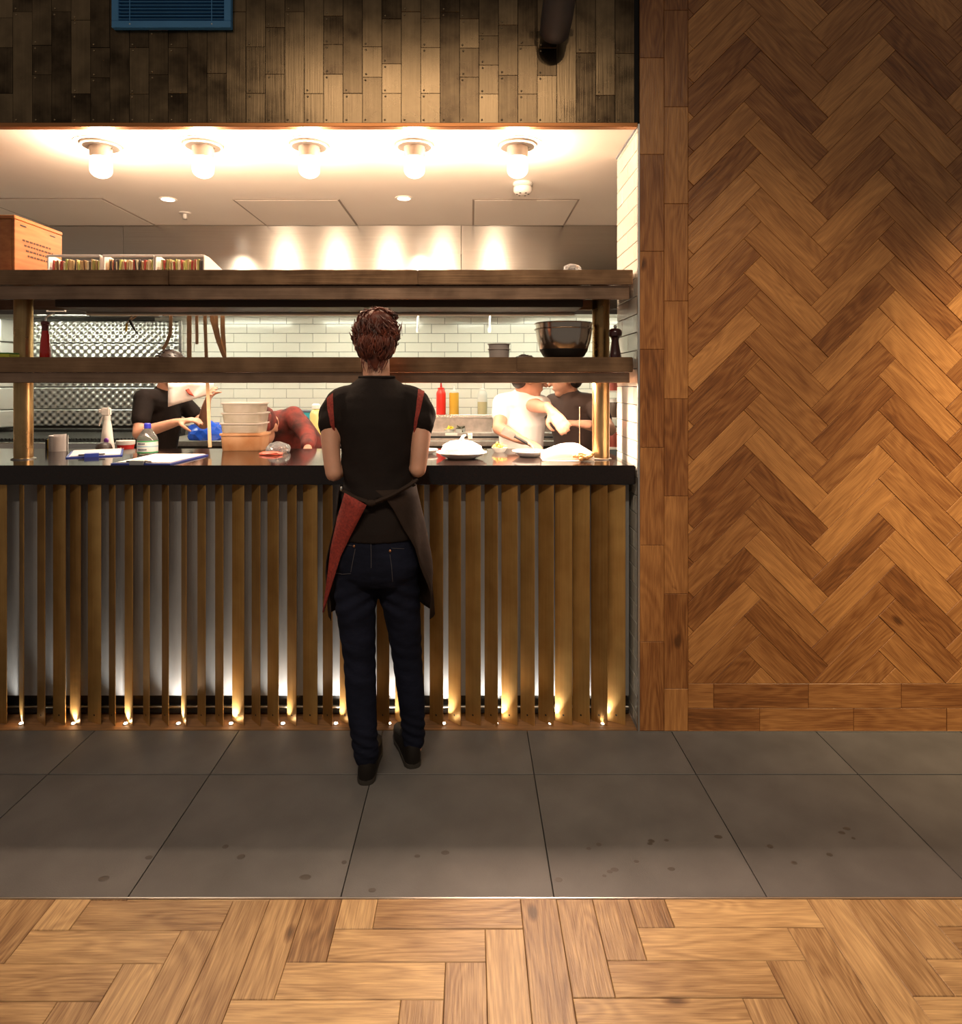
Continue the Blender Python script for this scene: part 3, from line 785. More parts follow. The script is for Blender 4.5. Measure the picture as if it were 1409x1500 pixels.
# ---- the server at the pass, seen from behind
sv = thing('person', 'server in black t-shirt, wrap apron and dark jeans standing at the pass', 'person', (-.31, 2.54, 0))
b = B()
b.loft([(-.352, 2.505, .755, .10, .08), (-.354, 2.505, .82, .138, .098), (-.355, 2.512, .90, .136, .096), (-.354, 2.525, 1.02, .122, .088), (-.354, 2.535, 1.10, .120, .086), (-.357, 2.548, 1.22, .132, .095), (-.360, 2.555, 1.33, .148, .098), (-.362, 2.562, 1.40, .150, .085), (-.364, 2.568, 1.44, .118, .066), (-.366, 2.572, 1.475, .070, .056)], 28)
b.limb([(-.366, 2.575, 1.44), (-.369, 2.583, 1.50), (-.374, 2.60, 1.56)], [.060, .053, .054])
hL, hR = head_shapes(b, (-.377, 2.612, 1.618), (-.16, 1, -.22), (.05, .2, 1), 1.0)
ARM = {-1: [(-.500, 2.560, 1.405), (-.533, 2.530, 1.30), (-.528, 2.505, 1.20), (-.516, 2.490, 1.128)], 1: [(-.222, 2.560, 1.405), (-.192, 2.530, 1.30), (-.193, 2.505, 1.21), (-.200, 2.492, 1.142)]}
FORE = {-1: [(-.516, 2.490, 1.128), (-.495, 2.60, 1.142), (-.462, 2.735, 1.166)], 1: [(-.200, 2.492, 1.142), (-.215, 2.60, 1.150), (-.248, 2.735, 1.166)]}
for s in (-1, 1):
    b.limb([Vector(ARM[s][0])+Vector((-s*.01, 0, -.03))]+ARM[s][1:], [.042, .039, .034, .031]); b.limb(FORE[s], [.032, .034, .024])
    w_ = Vector(FORE[s][-1]); hand_shapes(b, w_, (-s*.25, 1, -.10), (0, -.1, -1), -s, .94, .14)
for pts, rr in (([(-.425, 2.50, .76), (-.434, 2.49, .66), (-.418, 2.475, .45), (-.406, 2.465, .27), (-.388, 2.46, .06)], [.070, .066, .050, .047, .034]), ([(-.285, 2.51, .76), (-.272, 2.525, .66), (-.246, 2.55, .43), (-.230, 2.56, .25), (-.222, 2.565, .06)], [.070, .064, .049, .043, .034])):
    b.limb(pts, rr, 14)
b.limb([(-.384, 2.465, .045), (-.392, 2.58, .035), (-.398, 2.64, .025)], [.030, .030, .018]); b.limb([(-.224, 2.568, .045), (-.268, 2.67, .035), (-.288, 2.72, .025)], [.030, .030, .018])
body = bake(b.build('body', M['skin'], sv), .0062, 5)
eyes(hL, hR, 1.0, sv)
# shirt
b = B()
b.loft([(-.354, 2.507, .884, .156, .117), (-.355, 2.510, .92, .157, .116), (-.355, 2.517, .96, .152, .112), (-.354, 2.527, 1.03, .139, .103), (-.353, 2.535, 1.08, .134, .099), (-.354, 2.540, 1.13, .138, .100), (-.357, 2.548, 1.22, .144, .106), (-.360, 2.555, 1.31, .158, .109), (-.362, 2.560, 1.37, .163, .101), (-.363, 2.564, 1.41, .157, .090), (-.364, 2.568, 1.44, .134, .079), (-.365, 2.571, 1.465, .100, .070), (-.366, 2.574, 1.488, .066, .062)], 36)
for s in (-1, 1):
    a = ARM[s]; e = Vector(a[1])
    b.limb([(a[0][0]+s*-.03, 2.562, 1.405), (a[0][0]+s*.006, 2.556, 1.385), tuple(e+Vector((0, .006, .03))), tuple(e+Vector((0, .004, -.002)))], [.058, .060, .056, .046])
shirt = bake(b.build('shirt', M['black_tee'], sv), .006, 4)
def shirt_fold(c, q):
    side = min(1, abs(c.x+.355)/.13); low = max(0, min(1, (1.26-c.z)/.2))*max(0, min(1, (c.z-.89)/.05)); sgn = 1 if c.x > -.355 else -1
    k = .0055*low*side**2*math.sin(62*c.z-sgn*38*c.x+2*math.sin(9*c.y)) if abs(c.x+.355) < .19 else 0
    k += .0030*max(0, min(1, (c.z-1.02)/.1))*math.sin(30*c.x+11*c.z)*math.sin(14*c.z+8*c.x)
    if abs(c.x+.36) > .165: k += .0035*math.sin(55*c.z+70*c.y)*max(0, min(1, (1.42-c.z)/.06))
    return k
folds(shirt, shirt_fold)
sb = bvh_of(shirt)
ribbon_on(sb, list(zip(lerp_poly([(479.5, 573), (480, 600), (484, 622), (489, 632)], 5), lerp_poly([(488, 570.5), (488.5, 600), (489.5, 622), (490.5, 632)], 5))), .0035, .002).build('shoulder_stripe', M['red_cloth'], sv, True)
ribbon_on(sb, list(zip(lerp_poly([(612, 571), (609.5, 600), (606.5, 625), (606, 638)], 5), lerp_poly([(621, 574), (616, 600), (610.5, 625), (607, 638)], 5))), .0035, .002).build('shoulder_stripe', M['red_cloth'], sv, True)
b = B()
ring = [(-.366+.067*math.cos(2*PI*i/28), 2.574+.063*math.sin(2*PI*i/28), 1.489) for i in range(29)]
b.tube(ring, .0055, 8); b.build('collar', M['black_tee'], sv, True)
# jeans
b = B()
b.loft([(-.352, 2.508, .715, .12, .10), (-.353, 2.508, .75, .155, .120), (-.353, 2.506, .79, .166, .126), (-.354, 2.508, .83, .160, .121), (-.355, 2.511, .90, .150, .112), (-.355, 2.516, .95, .142, .104)], 32)
b.limb([(-.425, 2.502, .77), (-.434, 2.492, .665), (-.426, 2.482, .55), (-.4165, 2.475, .44), (-.4075, 2.467, .27), (-.397, 2.462, .16), (-.389, 2.46, .085)], [.086, .079, .069, .060, .0565, .049, .045], 18)
b.limb([(-.287, 2.512, .77), (-.273, 2.525, .665), (-.258, 2.54, .54), (-.247, 2.55, .42), (-.231, 2.56, .25), (-.225, 2.563, .15), (-.222, 2.565, .085)], [.086, .077, .066, .058, .0515, .046, .0425], 18)
for z, k in ((.10, 0), (.118, 1), (.138, 2)):
    b.lathe([(.044, -.006), (.050, 0), (.044, .006)], (-.389-.003*k, 2.46, z), 20); b.lathe([(.040, -.006), (.0465, 0), (.040, .006)], (-.222-.002*k, 2.565, z+.004), 20)
jeans = bake(b.build('jeans', M['denim'], sv), .006, 4)
def jean_fold(c, q):
    g = lambda z0, w_: math.exp(-((c.z-z0)/w_)**2)
    k = .0016*g(.44, .10)*math.sin(120*c.z+60*c.x+1.5*math.sin(40*c.x))+.0028*g(.14, .055)*math.sin(170*c.z+70*c.x+30*c.y)+.0032*g(.66, .07)*math.sin(110*c.z+60*abs(c.x+.352))
    k -= .006*math.exp(-((c.x+.354)/.008)**2)*max(0, min(1, (c.z-.74)/.03))*(1 if q.y < -.2 else 0)
    return k
folds(jeans, jean_fold)
jb = bvh_of(jeans)
def stitch(pts, r=.0011, name='stitching'):
    q = [p for p, _ in ray_pts(jb, lerp_poly(pts, 6), .0012)]
    if len(q) > 2: B().tube(q, r, 6).build(name, M['stitch'], jeans, True)
for ln in ([(520.5, 804), (517, 822), (514, 838)], [(571, 812), (573.5, 830), (575, 852)], [(503, 797), (518, 800)], [(543, 789), (543.5, 815), (543.5, 832)], [(488, 839), (502, 841), (514, 840)], [(573, 803), (592, 804)], [(502, 792), (543, 789.5), (586, 790)]): stitch(ln)
for px, py in ((519, 800), (571, 807)):
    (p, nn), = ray_pts(jb, [(px, py)], .002)
    B().ball(p, (.0052, .0035, .0052), n=12, m=8).build('rivet', mat('copper_rivet', (.55, .26, .13), .3, 1), jeans, True)
# shoes
def shoe(hx, hy, dx, dy, who=None):
    who = who or sv
    d = Vector((dx, dy, 0)).normalized(); r = Vector((d.y, -d.x, 0)); o = Vector((hx, hy, 0))
    outline = [(-.012, .006), (-.009, .017), (-.001, .026), (.015, .033), (.06, .034), (.12, .036), (.18, .044), (.225, .040), (.255, .022), (.262, 0)]
    pl = [(a, w_) for a, w_ in outline]+[(a, -w_) for a, w_ in reversed(outline[:-1])]
    def ring(z, k, cut=None): return [o+d*(min(a, cut) if cut else a)*1.0+r*w_*k+Vector((0, 0, z)) for a, w_ in pl]
    up = B(); up.grid_rings([ring(.016, .94), ring(.035, .97), [o+d*min(a, .245)+r*w_*.90+Vector((0, 0, .055 if a > .13 else .065)) for a, w_ in pl], [o+d*(.010+min(a, .24)*.60)+r*w_*.72+Vector((0, 0, .066 if a > .13 else .098)) for a, w_ in pl], [o+d*(.016+min(a, .2)*.42)+r*w_*.66+Vector((0, 0, .112)) for a, w_ in pl]])
    q = up.build('shoe', M['leather'], who, True)
    B().grid_rings([ring(.0005, 1.0), ring(.016, 1.02), ring(.018, .96)]).build('sole', mat('shoe_sole', (.022, .018, .014), .6), q, True)
shoe(-.385, 2.425, -.04, 1); shoe(-.2195, 2.53, -.30, 1)
# wrap apron: sheet round the hips, open at the back
def ap_pt(th, z, k=1.0):
    # th 0 = front (+Y), pi = back (-Y); positive = right side
    f = (1.075-z)/.48
    rx = .143+.052*min(1, f*1.6)+.008*math.sin(9*th+z*14)*min(1, f*2); ry = .118+.028*min(1, f*1.8)
    return Vector((-.353+k*rx*math.sin(th)+.012*f, 2.515+k*ry*math.cos(th), z))
rows = []
for i in range(15):
    f = i/14; z = 1.078-.50*f
    te = PI*.985-(PI*.985-1.72)*(f**.62) if f > 0 else PI*.985       # open edge on the right walks round to the side
    tl = -1.72-.10*f
    zz = lambda th: z+(.035*f*max(0, math.cos(th)))
    rows.append([ap_pt(tl+(te-tl)*j/44, zz(tl+(te-tl)*j/44)) for j in range(45)])
B().sheet(rows, lambda p: (p-Vector((-.353, 2.515, p.z))).normalized()*.003).build('apron', M['apron'], sv, 'all')
# turned-back flap that shows the red lining
def flap_y(px, py): return 2.380+max(0, (520-px))*.0016+max(0, (py-840))*.0006
oe = lerp_poly([(504.5, 722), (494, 758), (484, 803), (478.5, 850), (472, 897)], 4); ie = lerp_poly([(537, 740), (514, 784), (499, 815), (487.5, 852), (474.5, 897)], 4)
rows = [[P(px0+(px1-px0)*k/4, py0+(py1-py0)*k/4, flap_y(px0+(px1-px0)*k/4, py0)+.006*math.sin(k*1.4+i*.5)) for k in range(5)] for i, ((px0, py0), (px1, py1)) in enumerate(zip(oe, ie))]
B().sheet(rows, (0, .003, 0)).build('apron_flap', M['red_cloth'], sv, 'all')
# tie
tie = [P(503, 719, 2.46), P(520, 729, 2.415), P(545, 738, 2.395), P(575, 725, 2.40), P(598, 712, 2.43), P(608, 704, 2.47)]
B().tube([p for p in tie], [(.010, .006), (.012, .008), (.013, .009), (.016, .008), (.018, .008), (.016, .006)], 10).ball(P(543, 737, 2.388), (.020, .012, .012), n=12, m=8).build('apron_tie', M['apron'], sv, True)
B().ball(P(500, 716, 2.48), (.006, .005, .010), n=10, m=6).build('apron_ring', M['alu'], sv, True)
# hair: pinned-up cap with loose curls
f_, u_, r_ = frame((-.16, 1, -.22), (.05, .2, 1))
hc = Vector((-.377, 2.612, 1.618))
Lh = lambda x, y, z: hc+r_*x+f_*y+u_*z
b = B()
b.ball(Lh(0, -.022, .036), (.084, .094, .096), hR, 22, 16)
b.ball(Lh(0, -.052, -.028), (.066, .055, .066), hR, 18, 12)
b.ball(Lh(.004, -.070, .075), (.058, .050, .046), hR, 16, 10)
b.limb([Lh(0, -.070, -.06), Lh(.006, -.066, -.105)], [.036, .012], 10)
random.seed(21)
for k in range(420):
    a = random.uniform(0, 2*PI); z = random.uniform(-.55, 1); 
    rr = math.sqrt(max(0, 1-z*z)); base = Vector((rr*math.cos(a), rr*math.sin(a), z))
    if base.y > .35 and base.z < .45: continue
    p = Vector((base.x*.082, -.024+base.y*.092, .030+base.z*.094)); nn = base.normalized()
    # hair sweeps up and back to the crown
    tgt = Vector((.004, -.075, .085)); dr = (tgt-p); dr = (dr-nn*dr.dot(nn)).normalized() if dr.length > .01 else Vector((1, 0, 0))
    sdv = nn.cross(dr); ln = random.uniform(.03, .06); am = random.uniform(.003, .012); ph = random.uniform(0, 6); pts = []
    for j in range(6):
        q = p+dr*ln*j/5+sdv*am*math.sin(ph+j*1.15)+nn*(.002+am*.55*math.sin(ph+j*1.3+1))
        pts.append(Lh(*q))
    b.tube(pts, [.0016, .0034, .0040, .0036, .0026, .001], 5)
for k in range(230):                                  # the nape swept upwards
    a = random.uniform(-2.9, -.25); z = random.uniform(-.85, .75); rr = math.sqrt(1-z*z)
    p = Vector((rr*math.cos(a)*.068, -.052+rr*math.sin(a)*.058, -.028+z*.068)); nn = Vector((math.cos(a)*rr, math.sin(a)*rr, z)).normalized()
    dr = Vector((.004, -.085, .08))-p; dr = (dr-nn*dr.dot(nn)).normalized(); sdv = nn.cross(dr); ln = random.uniform(.03, .055); am = random.uniform(.001, .006); ph = random.uniform(0, 6)
    b.tube([Lh(*(p+dr*ln*j/5+sdv*am*math.sin(ph+j*1.1)+nn*(.0015+.004*math.sin(PI*j/5)))) for j in range(6)], [.001, .0028, .0034, .0032, .0024, .001], 5)
for k in range(90):                                   # piled curls on the crown
    a = random.uniform(0, 2*PI); q = random.uniform(0, .058); p = Vector((.004+q*math.cos(a), -.052+q*math.sin(a)*.9, .105+.018*(1-(q/.058)**2)))
    e = random.uniform(0, 2*PI); ln = random.uniform(.012, .024); pts = []
    for j in range(7): pts.append(Lh(*(p+Vector((ln*math.cos(e+j*.75), ln*math.sin(e+j*.75), .004*math.sin(j*1.3+a))))))
    b.tube(pts, [.0015, .0035, .0042, .0042, .0040, .0030, .001], 5)
for k in range(34):                                   # loose wisps at the nape and the crown
    a = random.uniform(-.05, .05)
    if k < 20: pts = [Lh(a, -.072-.01*random.random(), -.05), Lh(a*1.0+random.uniform(-.01, .01), -.078, -.085), Lh(a*.8+random.uniform(-.012, .012), -.068, -.115-random.uniform(0, .02))]
    else:
        a = random.uniform(-.085, .085); pts = [Lh(a, -.03, .03), Lh(a*1.15, -.035, .05+random.uniform(-.06, .05)), Lh(a*1.22, -.04+random.uniform(-.02, .02), .05+random.uniform(-.07, .06))]
    b.tube(pts, [.0030, .0024, .0008], 5)
b.build('hair', M['hair'], sv, True)
# ------------------------------------------------------------------ cooks behind the pass
def cook(label, J, shirt_m, trouser_m, hair_m, sleeve=.62, cap=None, vox=.0085):
    pel, chest, neck = Vector(J['pel']), Vector(J['chest']), Vector(J['neck'])
    waist = pel.lerp(chest, .45)
    r = thing('person', label, 'person', (pel.x, pel.y, 0))
    face = Vector(J['face']); lat = Vector(J['sh'][1])-Vector(J['sh'][-1])
    b = B()
    b.limb([pel, waist, chest, neck], [.125, .112, .122, .055], 18)
    b.limb([J['sh'][-1], chest.lerp(neck, .62), J['sh'][1]], [.052, .075, .052])
    b.limb([neck-(Vector(J['head'])-neck)*.2, Vector(J['head'])-face.normalized()*.012], [.058, .052])
    hl, hr = head_shapes(b, J['head'], face, J.get('up', (0, 0, 1)))
    for s in (-1, 1):
        sh, el, wr = (Vector(J[k][s]) for k in ('sh', 'el', 'wr'))
        b.limb([sh, sh.lerp(el, .5), el], [.046, .043, .037]); b.limb([el, el.lerp(wr, .35), wr], [.037, .037, .025])
        hand_shapes(b, wr, J['hd'][s], J['hn'][s], J['ht'][s], 1.0, J.get('curl', .6))
    up = Vector((0, 0, 1)); fw = Vector((face.x, face.y, 0)).normalized(); sd = fw.cross(up)
    legs = {}
    for s in (-1, 1):
        hip = pel+sd*s*.085+Vector((0, 0, -.06)); kn = Vector((hip.x+fw.x*.02, hip.y+fw.y*.02, .48)); an = Vector((hip.x, hip.y, .07))
        legs[s] = (hip, kn, an); b.limb([hip, kn, an], [.082, .056, .036], 14); b.limb([an-up*.02, an+fw*.14-up*.035], [.034, .026])
    bake(b.build('body', M['skin'], r), vox*.8, 4)
    eyes(hl, hr, 1.0, r)
    b = B()
    b.limb([pel-(waist-pel)*.15, waist, chest, chest.lerp(neck, .92)], [.140, .127, .138, .072], 20)
    b.limb([J['sh'][-1], chest.lerp(neck, .62), J['sh'][1]], [.066, .090, .066])
    for s in (-1, 1):
        sh, el, wr = (Vector(J[k][s]) for k in ('sh', 'el', 'wr'))
        if sleeve <= 1: b.limb([sh, sh.lerp(el, sleeve)], [.064, .056])
        else: b.limb([sh, el, el.lerp(wr, .85)], [.064, .052, .040])
    bake(b.build('shirt', shirt_m, r), vox, 4)
    b = B(); b.limb([pel+(waist-pel)*.2, pel, pel-up*.08], [.128, .138, .10], 18)
    for s in (-1, 1): b.limb(list(legs[s]), [.094, .072, .058], 14)
    bake(b.build('trousers', trouser_m, r), vox, 4)
    for s in (-1, 1): a = legs[s][2]; shoe(a.x-fw.x*.045, a.y-fw.y*.045, fw.x, fw.y, r)
    # hair or headscarf
    f, u, q = frame(face, J.get('up', (0, 0, 1))); c = Vector(J['head']); R = Matrix((q, f, u)).transposed()
    b = B()
    b.ball(c-f*.020+u*.040, (.081, .094, .086), R, 20, 14); b.ball(c-f*.048-u*.012, (.070, .052, .062), R, 16, 10)
    if cap:
        for k in range(9): b.limb([c+q*(-.07+.0175*k)-f*.02+u*.10, c+q*(-.075+.019*k)+f*.045+u*.085, c+q*(-.07+.0175*k)*.9+f*.062+u*.045], [.010, .013, .010], 8)
        b.ball(c-f*.10-u*.02, (.022, .028, .018), R); b.limb([c-f*.10-u*.02, c-f*.13-u*.07+q*.02], [.012, .007], 8)
    else:
        for k in range(60):
            a = random.uniform(0, 2*PI); z = random.uniform(-.1, .98); rr = math.sqrt(1-z*z)
            p = Vector((rr*math.cos(a)*.082, -.02+rr*math.sin(a)*.095, .04+z*.088)); g = Vector((p.x, p.y-.03, .02))
            if g.y > .05 and z < .5: continue
            w_ = lambda v: c+q*v.x+f*v.y+u*v.z
            b.tube([w_(p), w_(p*1.0+Vector((0, -.015, -.004))), w_(p*1.0+Vector((0, -.03, -.012)))], [.003, .005, .002], 5)
    b.build('headscarf' if cap else 'hair', cap or hair_m, r, True)
    return r
M['white_tee'] = mat('white_cook_shirt', (.74, .72, .70), .8, bump=.3, bscale=14)
M['brown_tee'] = mat('brown_cook_shirt', (.050, .030, .024), .85, bump=.3, bscale=14)
M['maroon'] = mat('maroon_cloth', (.055, .016, .014), .85, bump=.3, bscale=18)
M['red_black'] = mat('red_black_print', (.20, .022, .014), .8, col2=(.008, .005, .005), vscale=13, bump=.3, bscale=20)
M['dark_hair'] = mat('dark_hair', (.02, .012, .009), .45)
random.seed(31)
cook('cook in white shirt bowed over a plate behind the pass', dict(pel=(.29, 3.88, .92), chest=(.295, 3.85, 1.25), neck=(.305, 3.81, 1.395), head=(.328, 3.785, 1.498), face=(1, .10, -.18), sh={-1: (.185, 3.83, 1.345), 1: (.405, 3.86, 1.335)}, el={-1: (.155, 3.70, 1.215), 1: (.335, 3.63, 1.345)}, wr={-1: (.262, 3.545, 1.165), 1: (.405, 3.43, 1.335)}, hd={-1: (.45, -.5, -.12), 1: (.55, -.35, -.75)}, hn={-1: (.1, -.3, -1), 1: (.5, .3, -.6)}, ht={-1: 1, 1: -1}), M['white_tee'], M['maroon'], M['dark_hair'], .45)
cook('cook in dark brown shirt reaching in from the tiled jamb', dict(pel=(.68, 4.14, .90), chest=(.625, 4.10, 1.23), neck=(.600, 4.07, 1.395), head=(.580, 4.05, 1.498), face=(-1, .10, -.18), sh={-1: (.52, 4.16, 1.34), 1: (.74, 4.04, 1.34)}, el={-1: (.58, 4.14, 1.08), 1: (.80, 3.82, 1.20)}, wr={-1: (.66, 3.90, 1.04), 1: (.612, 3.57, 1.245)}, hd={-1: (0, -1, -.1), 1: (-1, -.12, .10)}, hn={-1: (0, 0, -1), 1: (-.1, .1, -1)}, ht={-1: 1, 1: -1}), M['brown_tee'], M['maroon'], M['dark_hair'], .6)
cook('cook in black t-shirt holding up a white paper wrap', dict(pel=(-2.06, 4.30, .90), chest=(-1.995, 4.24, 1.24), neck=(-1.94, 4.20, 1.41), head=(-1.875, 4.17, 1.545), face=(.9, -.25, -.35), sh={-1: (-1.93, 4.38, 1.36), 1: (-2.00, 4.06, 1.37)}, el={-1: (-1.76, 4.36, 1.20), 1: (-1.985, 3.96, 1.165)}, wr={-1: (-1.66, 4.16, 1.33), 1: (-1.745, 3.92, 1.235)}, hd={-1: (.35, -.5, .6), 1: (1, 0, .15)}, hn={-1: (.8, .1, -.2), 1: (0, .2, -1)}, ht={-1: 1, 1: -1}), M['black_tee'], M['maroon'], M['dark_hair'], .6)
cook('cook in red and black headscarf bending over behind the plastic tubs', dict(pel=(-.98, 4.38, .90), chest=(-1.13, 4.13, 1.17), neck=(-1.185, 3.985, 1.235), head=(-1.215, 3.875, 1.205), face=(-.1, -.62, -.78), up=(-.1, -.8, .6), sh={-1: (-1.30, 4.06, 1.215), 1: (-1.075, 4.01, 1.265)}, el={-1: (-1.33, 3.90, 1.05), 1: (-.955, 3.87, 1.165)}, wr={-1: (-1.25, 3.75, .98), 1: (-.915, 3.715, 1.105)}, hd={-1: (.2, -1, -.2), 1: (.15, -.75, -.55)}, hn={-1: (0, 0, -1), 1: (-.3, .3, -.9)}, ht={-1: 1, 1: -1}), M['red_black'], M['maroon'], M['dark_hair'], 2, cap=M['red_black'])
# ------------------------------------------------------------------ kitchen benches
M['black_iron'] = mat('black_iron', (.012, .011, .010), .5, .3)
t = thing('char_grill', 'black ridged grill range below the quilted splashback', 'grill', (-3.3, 5.1, 0))
B().box((-4.5, 4.72, 0), (-2.36, 5.48, .985), .006).build('body', M['steel_bench'], t)
B().box((-4.5, 4.70, .985), (-2.36, 4.78, 1.045), .006).build('front_rail', M['steel'], t)
B().box((-4.5, 4.79, .985), (-2.36, 5.48, 1.055), .004).build('grate_bed', M['black_iron'], t)
B().box((-4.5, 5.40, 1.055), (-2.36, 5.48, 1.095), .004).build('back_guard', M['black_iron'], t)
rb = B().tube([(0, 4.79, 1.062), (0, 5.38, 1.066)], .008, 6).mesh('grate_bar', M['black_iron'])
for k in range(78):
    o = link('grate_bar', rb, t); o.location = (-4.47+k*.027, 0, 0)
B().box((-4.4, 4.69, .89), (-2.4, 4.702, .94), .002).build('control_panel', M['black_metal'], t)
for k in range(7): B().lathe([(.022, 0), (.020, -.022)], (-4.2+k*.28, 4.69, .915), 16, 'Y').build('knob', M['black_metal'], t, True)

t = thing('back_bench', 'stainless steel prep bench along the white tiled back wall', 'bench', (-.5, 5.2, 0))
B().box((-2.33, 4.86, 1.005), (.97, 5.57, 1.045), .004).build('worktop', M['steel_bench'], t)
B().box((-2.33, 4.92, .02), (.97, 5.55, 1.003)).build('cabinet', mat('bench_dark', (.05, .042, .036), .5, .4), t)
B().box((-2.30, 5.585, 1.046), (.97, 5.592, 1.13)).build('upstand', M['steel_bench'], t)
# stepped condiment station
t = thing('condiment_station', 'stepped steel condiment station holding the squeeze bottles', 'prep station', (.1, 5.1, 1.045))
x0, x1 = -.55, .93
B().box((x0, 5.05, 1.045), (x1, 5.30, 1.212), .003).build('top_step', M['steel_bench'], t)
B().box((x0, 4.92, 1.045), (x1, 5.049, 1.100), .003).build('lower_step', M['steel_bench'], t)
B().box((x0, 5.038, 1.205), (x1, 5.05, 1.228), .002).build('lip', M['steel'], t)
B().box((x0, 4.912, 1.060), (x1, 4.92, 1.075), .002).build('slot_strip', M['black_metal'], t)
def squeeze(px, nm, label, body_m, cap_m, h=.235, fill=None, ribs=False):
    D = 5.16; x = (px-VX)*D/F; z = 1.2125
    t = thing('squeeze_bottle', label, 'bottle', (x, D, z), 'squeeze bottles on the condiment station')
    B().lathe([(.034, 0), (.037, .006), (.037, h*.72), (.034, h*.78), (.026, h*.84), (.024, h*.86)], (x, D, z), 24).build('body', body_m, t, True)
    B().lathe([(.027, h*.862), (.027, h*.91), (.012, h*.92), (.009, h*.93), (.005, h*1.09)], (x, D, z), 20).build('nozzle_cap', cap_m, t, True)
    if fill: B().lathe([(.0345, .004), (.0376, .008), (.0376, h*fill)], (x, D, z), 24).build('sauce', mat('sauce_'+nm, *{'y': ((.62, .36, .04), .35), 'g': ((.42, .38, .22), .4)}[nm]), t, True)
M['red_plastic'] = mat('red_plastic', (.62, .022, .012), .35)
M['clear_plastic'] = mat('cloudy_plastic', (.70, .72, .68), .3, trans=.35)
squeeze(646, 'r', 'red squeeze bottle with pointed red cap', M['red_plastic'], M['red_plastic'], .240)
squeeze(665, 'y', 'yellow mustard squeeze bottle with white cap', M['clear_plastic'], M['white_plastic'], .215, .84)
squeeze(706.5, 'g', 'cloudy squeeze bottle half full of greenish dressing', M['clear_plastic'], M['white_plastic'], .230, .48)
# things on the steps
def steel_pot(px, D, z, r, h, label, content, nm):
    x = (px-VX)*D/F; t = thing(nm, label, 'container', (x, D, z))
    B().lathe([(r*.9, 0), (r, h), (r*1.06, h+.003), (r*.96, h), (r*.86, .004)], (x, D, z), 20).build('pot', M['clear_plastic'], t, True)
    return t, x
cap_m = {k: mat(n_, c, .5) for k, n_, c in (('yel', 'pepper_yellow', (.70, .50, .03)), ('grn', 'herb_green', (.06, .26, .05)), ('org', 'chip_orange', (.72, .36, .08)), ('olv', 'olive_dark', (.06, .05, .02)))}
random.seed(41)
for px, col, lab, n_ in ((658, 'yel', 'yellow pickled chillies heaped in a small clear tub', 9), (674, 'olv', 'dark olives in a small tub beside the yellow chillies', 6), (727, 'grn', 'green herb sprigs in a small tub on the steel step', 7)):
    t, x = steel_pot(px, 4.985, 1.1005, .036, .022, lab, None, 'garnish_tub')
    for k in range(n_):
        a = random.uniform(0, 2*PI); rr = random.uniform(0, .022)
        c = Vector((x+rr*math.cos(a), 4.985+rr*math.sin(a), 1.124+random.uniform(-.004, .012))); d = Vector((random.uniform(-1, 1), random.uniform(-.6, .6), random.uniform(-.2, .7))).normalized()*.022
        B().limb([c-d, c, c+d], [.005, .008, .003], 7).build('garnish', cap_m[col], t, True)
lx = (661-VX)*4.91/F
tag(B().box((lx-.045, 4.905, 1.079), (lx+.045, 4.9115, 1.099), .001).build('paper_label', mat('label_paper', (.75, .72, .66), .8)), 'small white paper label stuck below the yellow chillies', 'label')

# ------------------------------------------------------------------ top shelf
ST = 1.9545
M['crate_wood'] = mat('orange_crate_wood', (.42, .155, .045), .5, col2=(.30, .095, .025), vscale=7, stretch=(4, .8, 9))
t = thing('wooden_crate', 'orange brown wooden crate with stencilled lines on the top shelf', 'crate', (-2.23, 3.12, ST))
bx0, bx1, by0, by1, bz1 = -2.46, -2.027, 2.945, 3.285, 2.214
B().box((bx1-.013, by0, ST), (bx1, by1, bz1-.018), .002).build('side_panel', M['crate_wood'], t)
B().box((bx0, by0, ST), (bx0+.013, by1, bz1-.018), .002).build('side_panel', M['crate_wood'], t)
B().box((bx0+.0135, by0, ST), (bx1-.0135, by0+.013, bz1-.018), .002).build('front_panel', M['crate_wood'], t)
B().box((bx0+.0135, by1-.013, ST), (bx1-.0135, by1, bz1-.018), .002).build('back_panel', M['crate_wood'], t)
B().box((bx0+.013, by0+.013, ST), (bx1-.013, by1-.013, ST+.012)).build('bottom', M['crate_wood'], t)
B().box((bx0-.003, by0-.003, bz1-.017), (bx1+.002, by1+.002, bz1), .003).build('lid', M['crate_wood'], t)
bl = B()
for r in range(4):
    y = by0+.05+.012*r
    for k in range(9+r % 2):
        w_ = random.uniform(.010, .022)
        if y+w_ > by1-.05: break
        bl.box((bx1+.0002, y, bz1-.105-.022*r), (bx1+.0009, y+w_, bz1-.097-.022*r)); y += w_+.006
q = bl.build('stencil', mat('stencil_ink', (.06, .025, .012), .8), t); q['kind'] = 'stuff'
for yy in (by0+.055, by1-.075): B().box((bx1, yy-.02, bz1-.040), (bx1+.002, yy+.02, bz1-.034), .001).build('hinge', M['black_metal'], t)
M['tray_white'] = mat('tray_white', (.76, .70, .66), .45)
pk = [mat('packet_%s' % n_, c, .55) for n_, c in (('cream', (.70, .60, .42)), ('red', (.36, .05, .04)), ('olive', (.34, .33, .10)), ('brown', (.20, .10, .05)), ('tan', (.52, .36, .18)), ('dark', (.06, .05, .05)), ('lime', (.50, .52, .16)))]
random.seed(51)
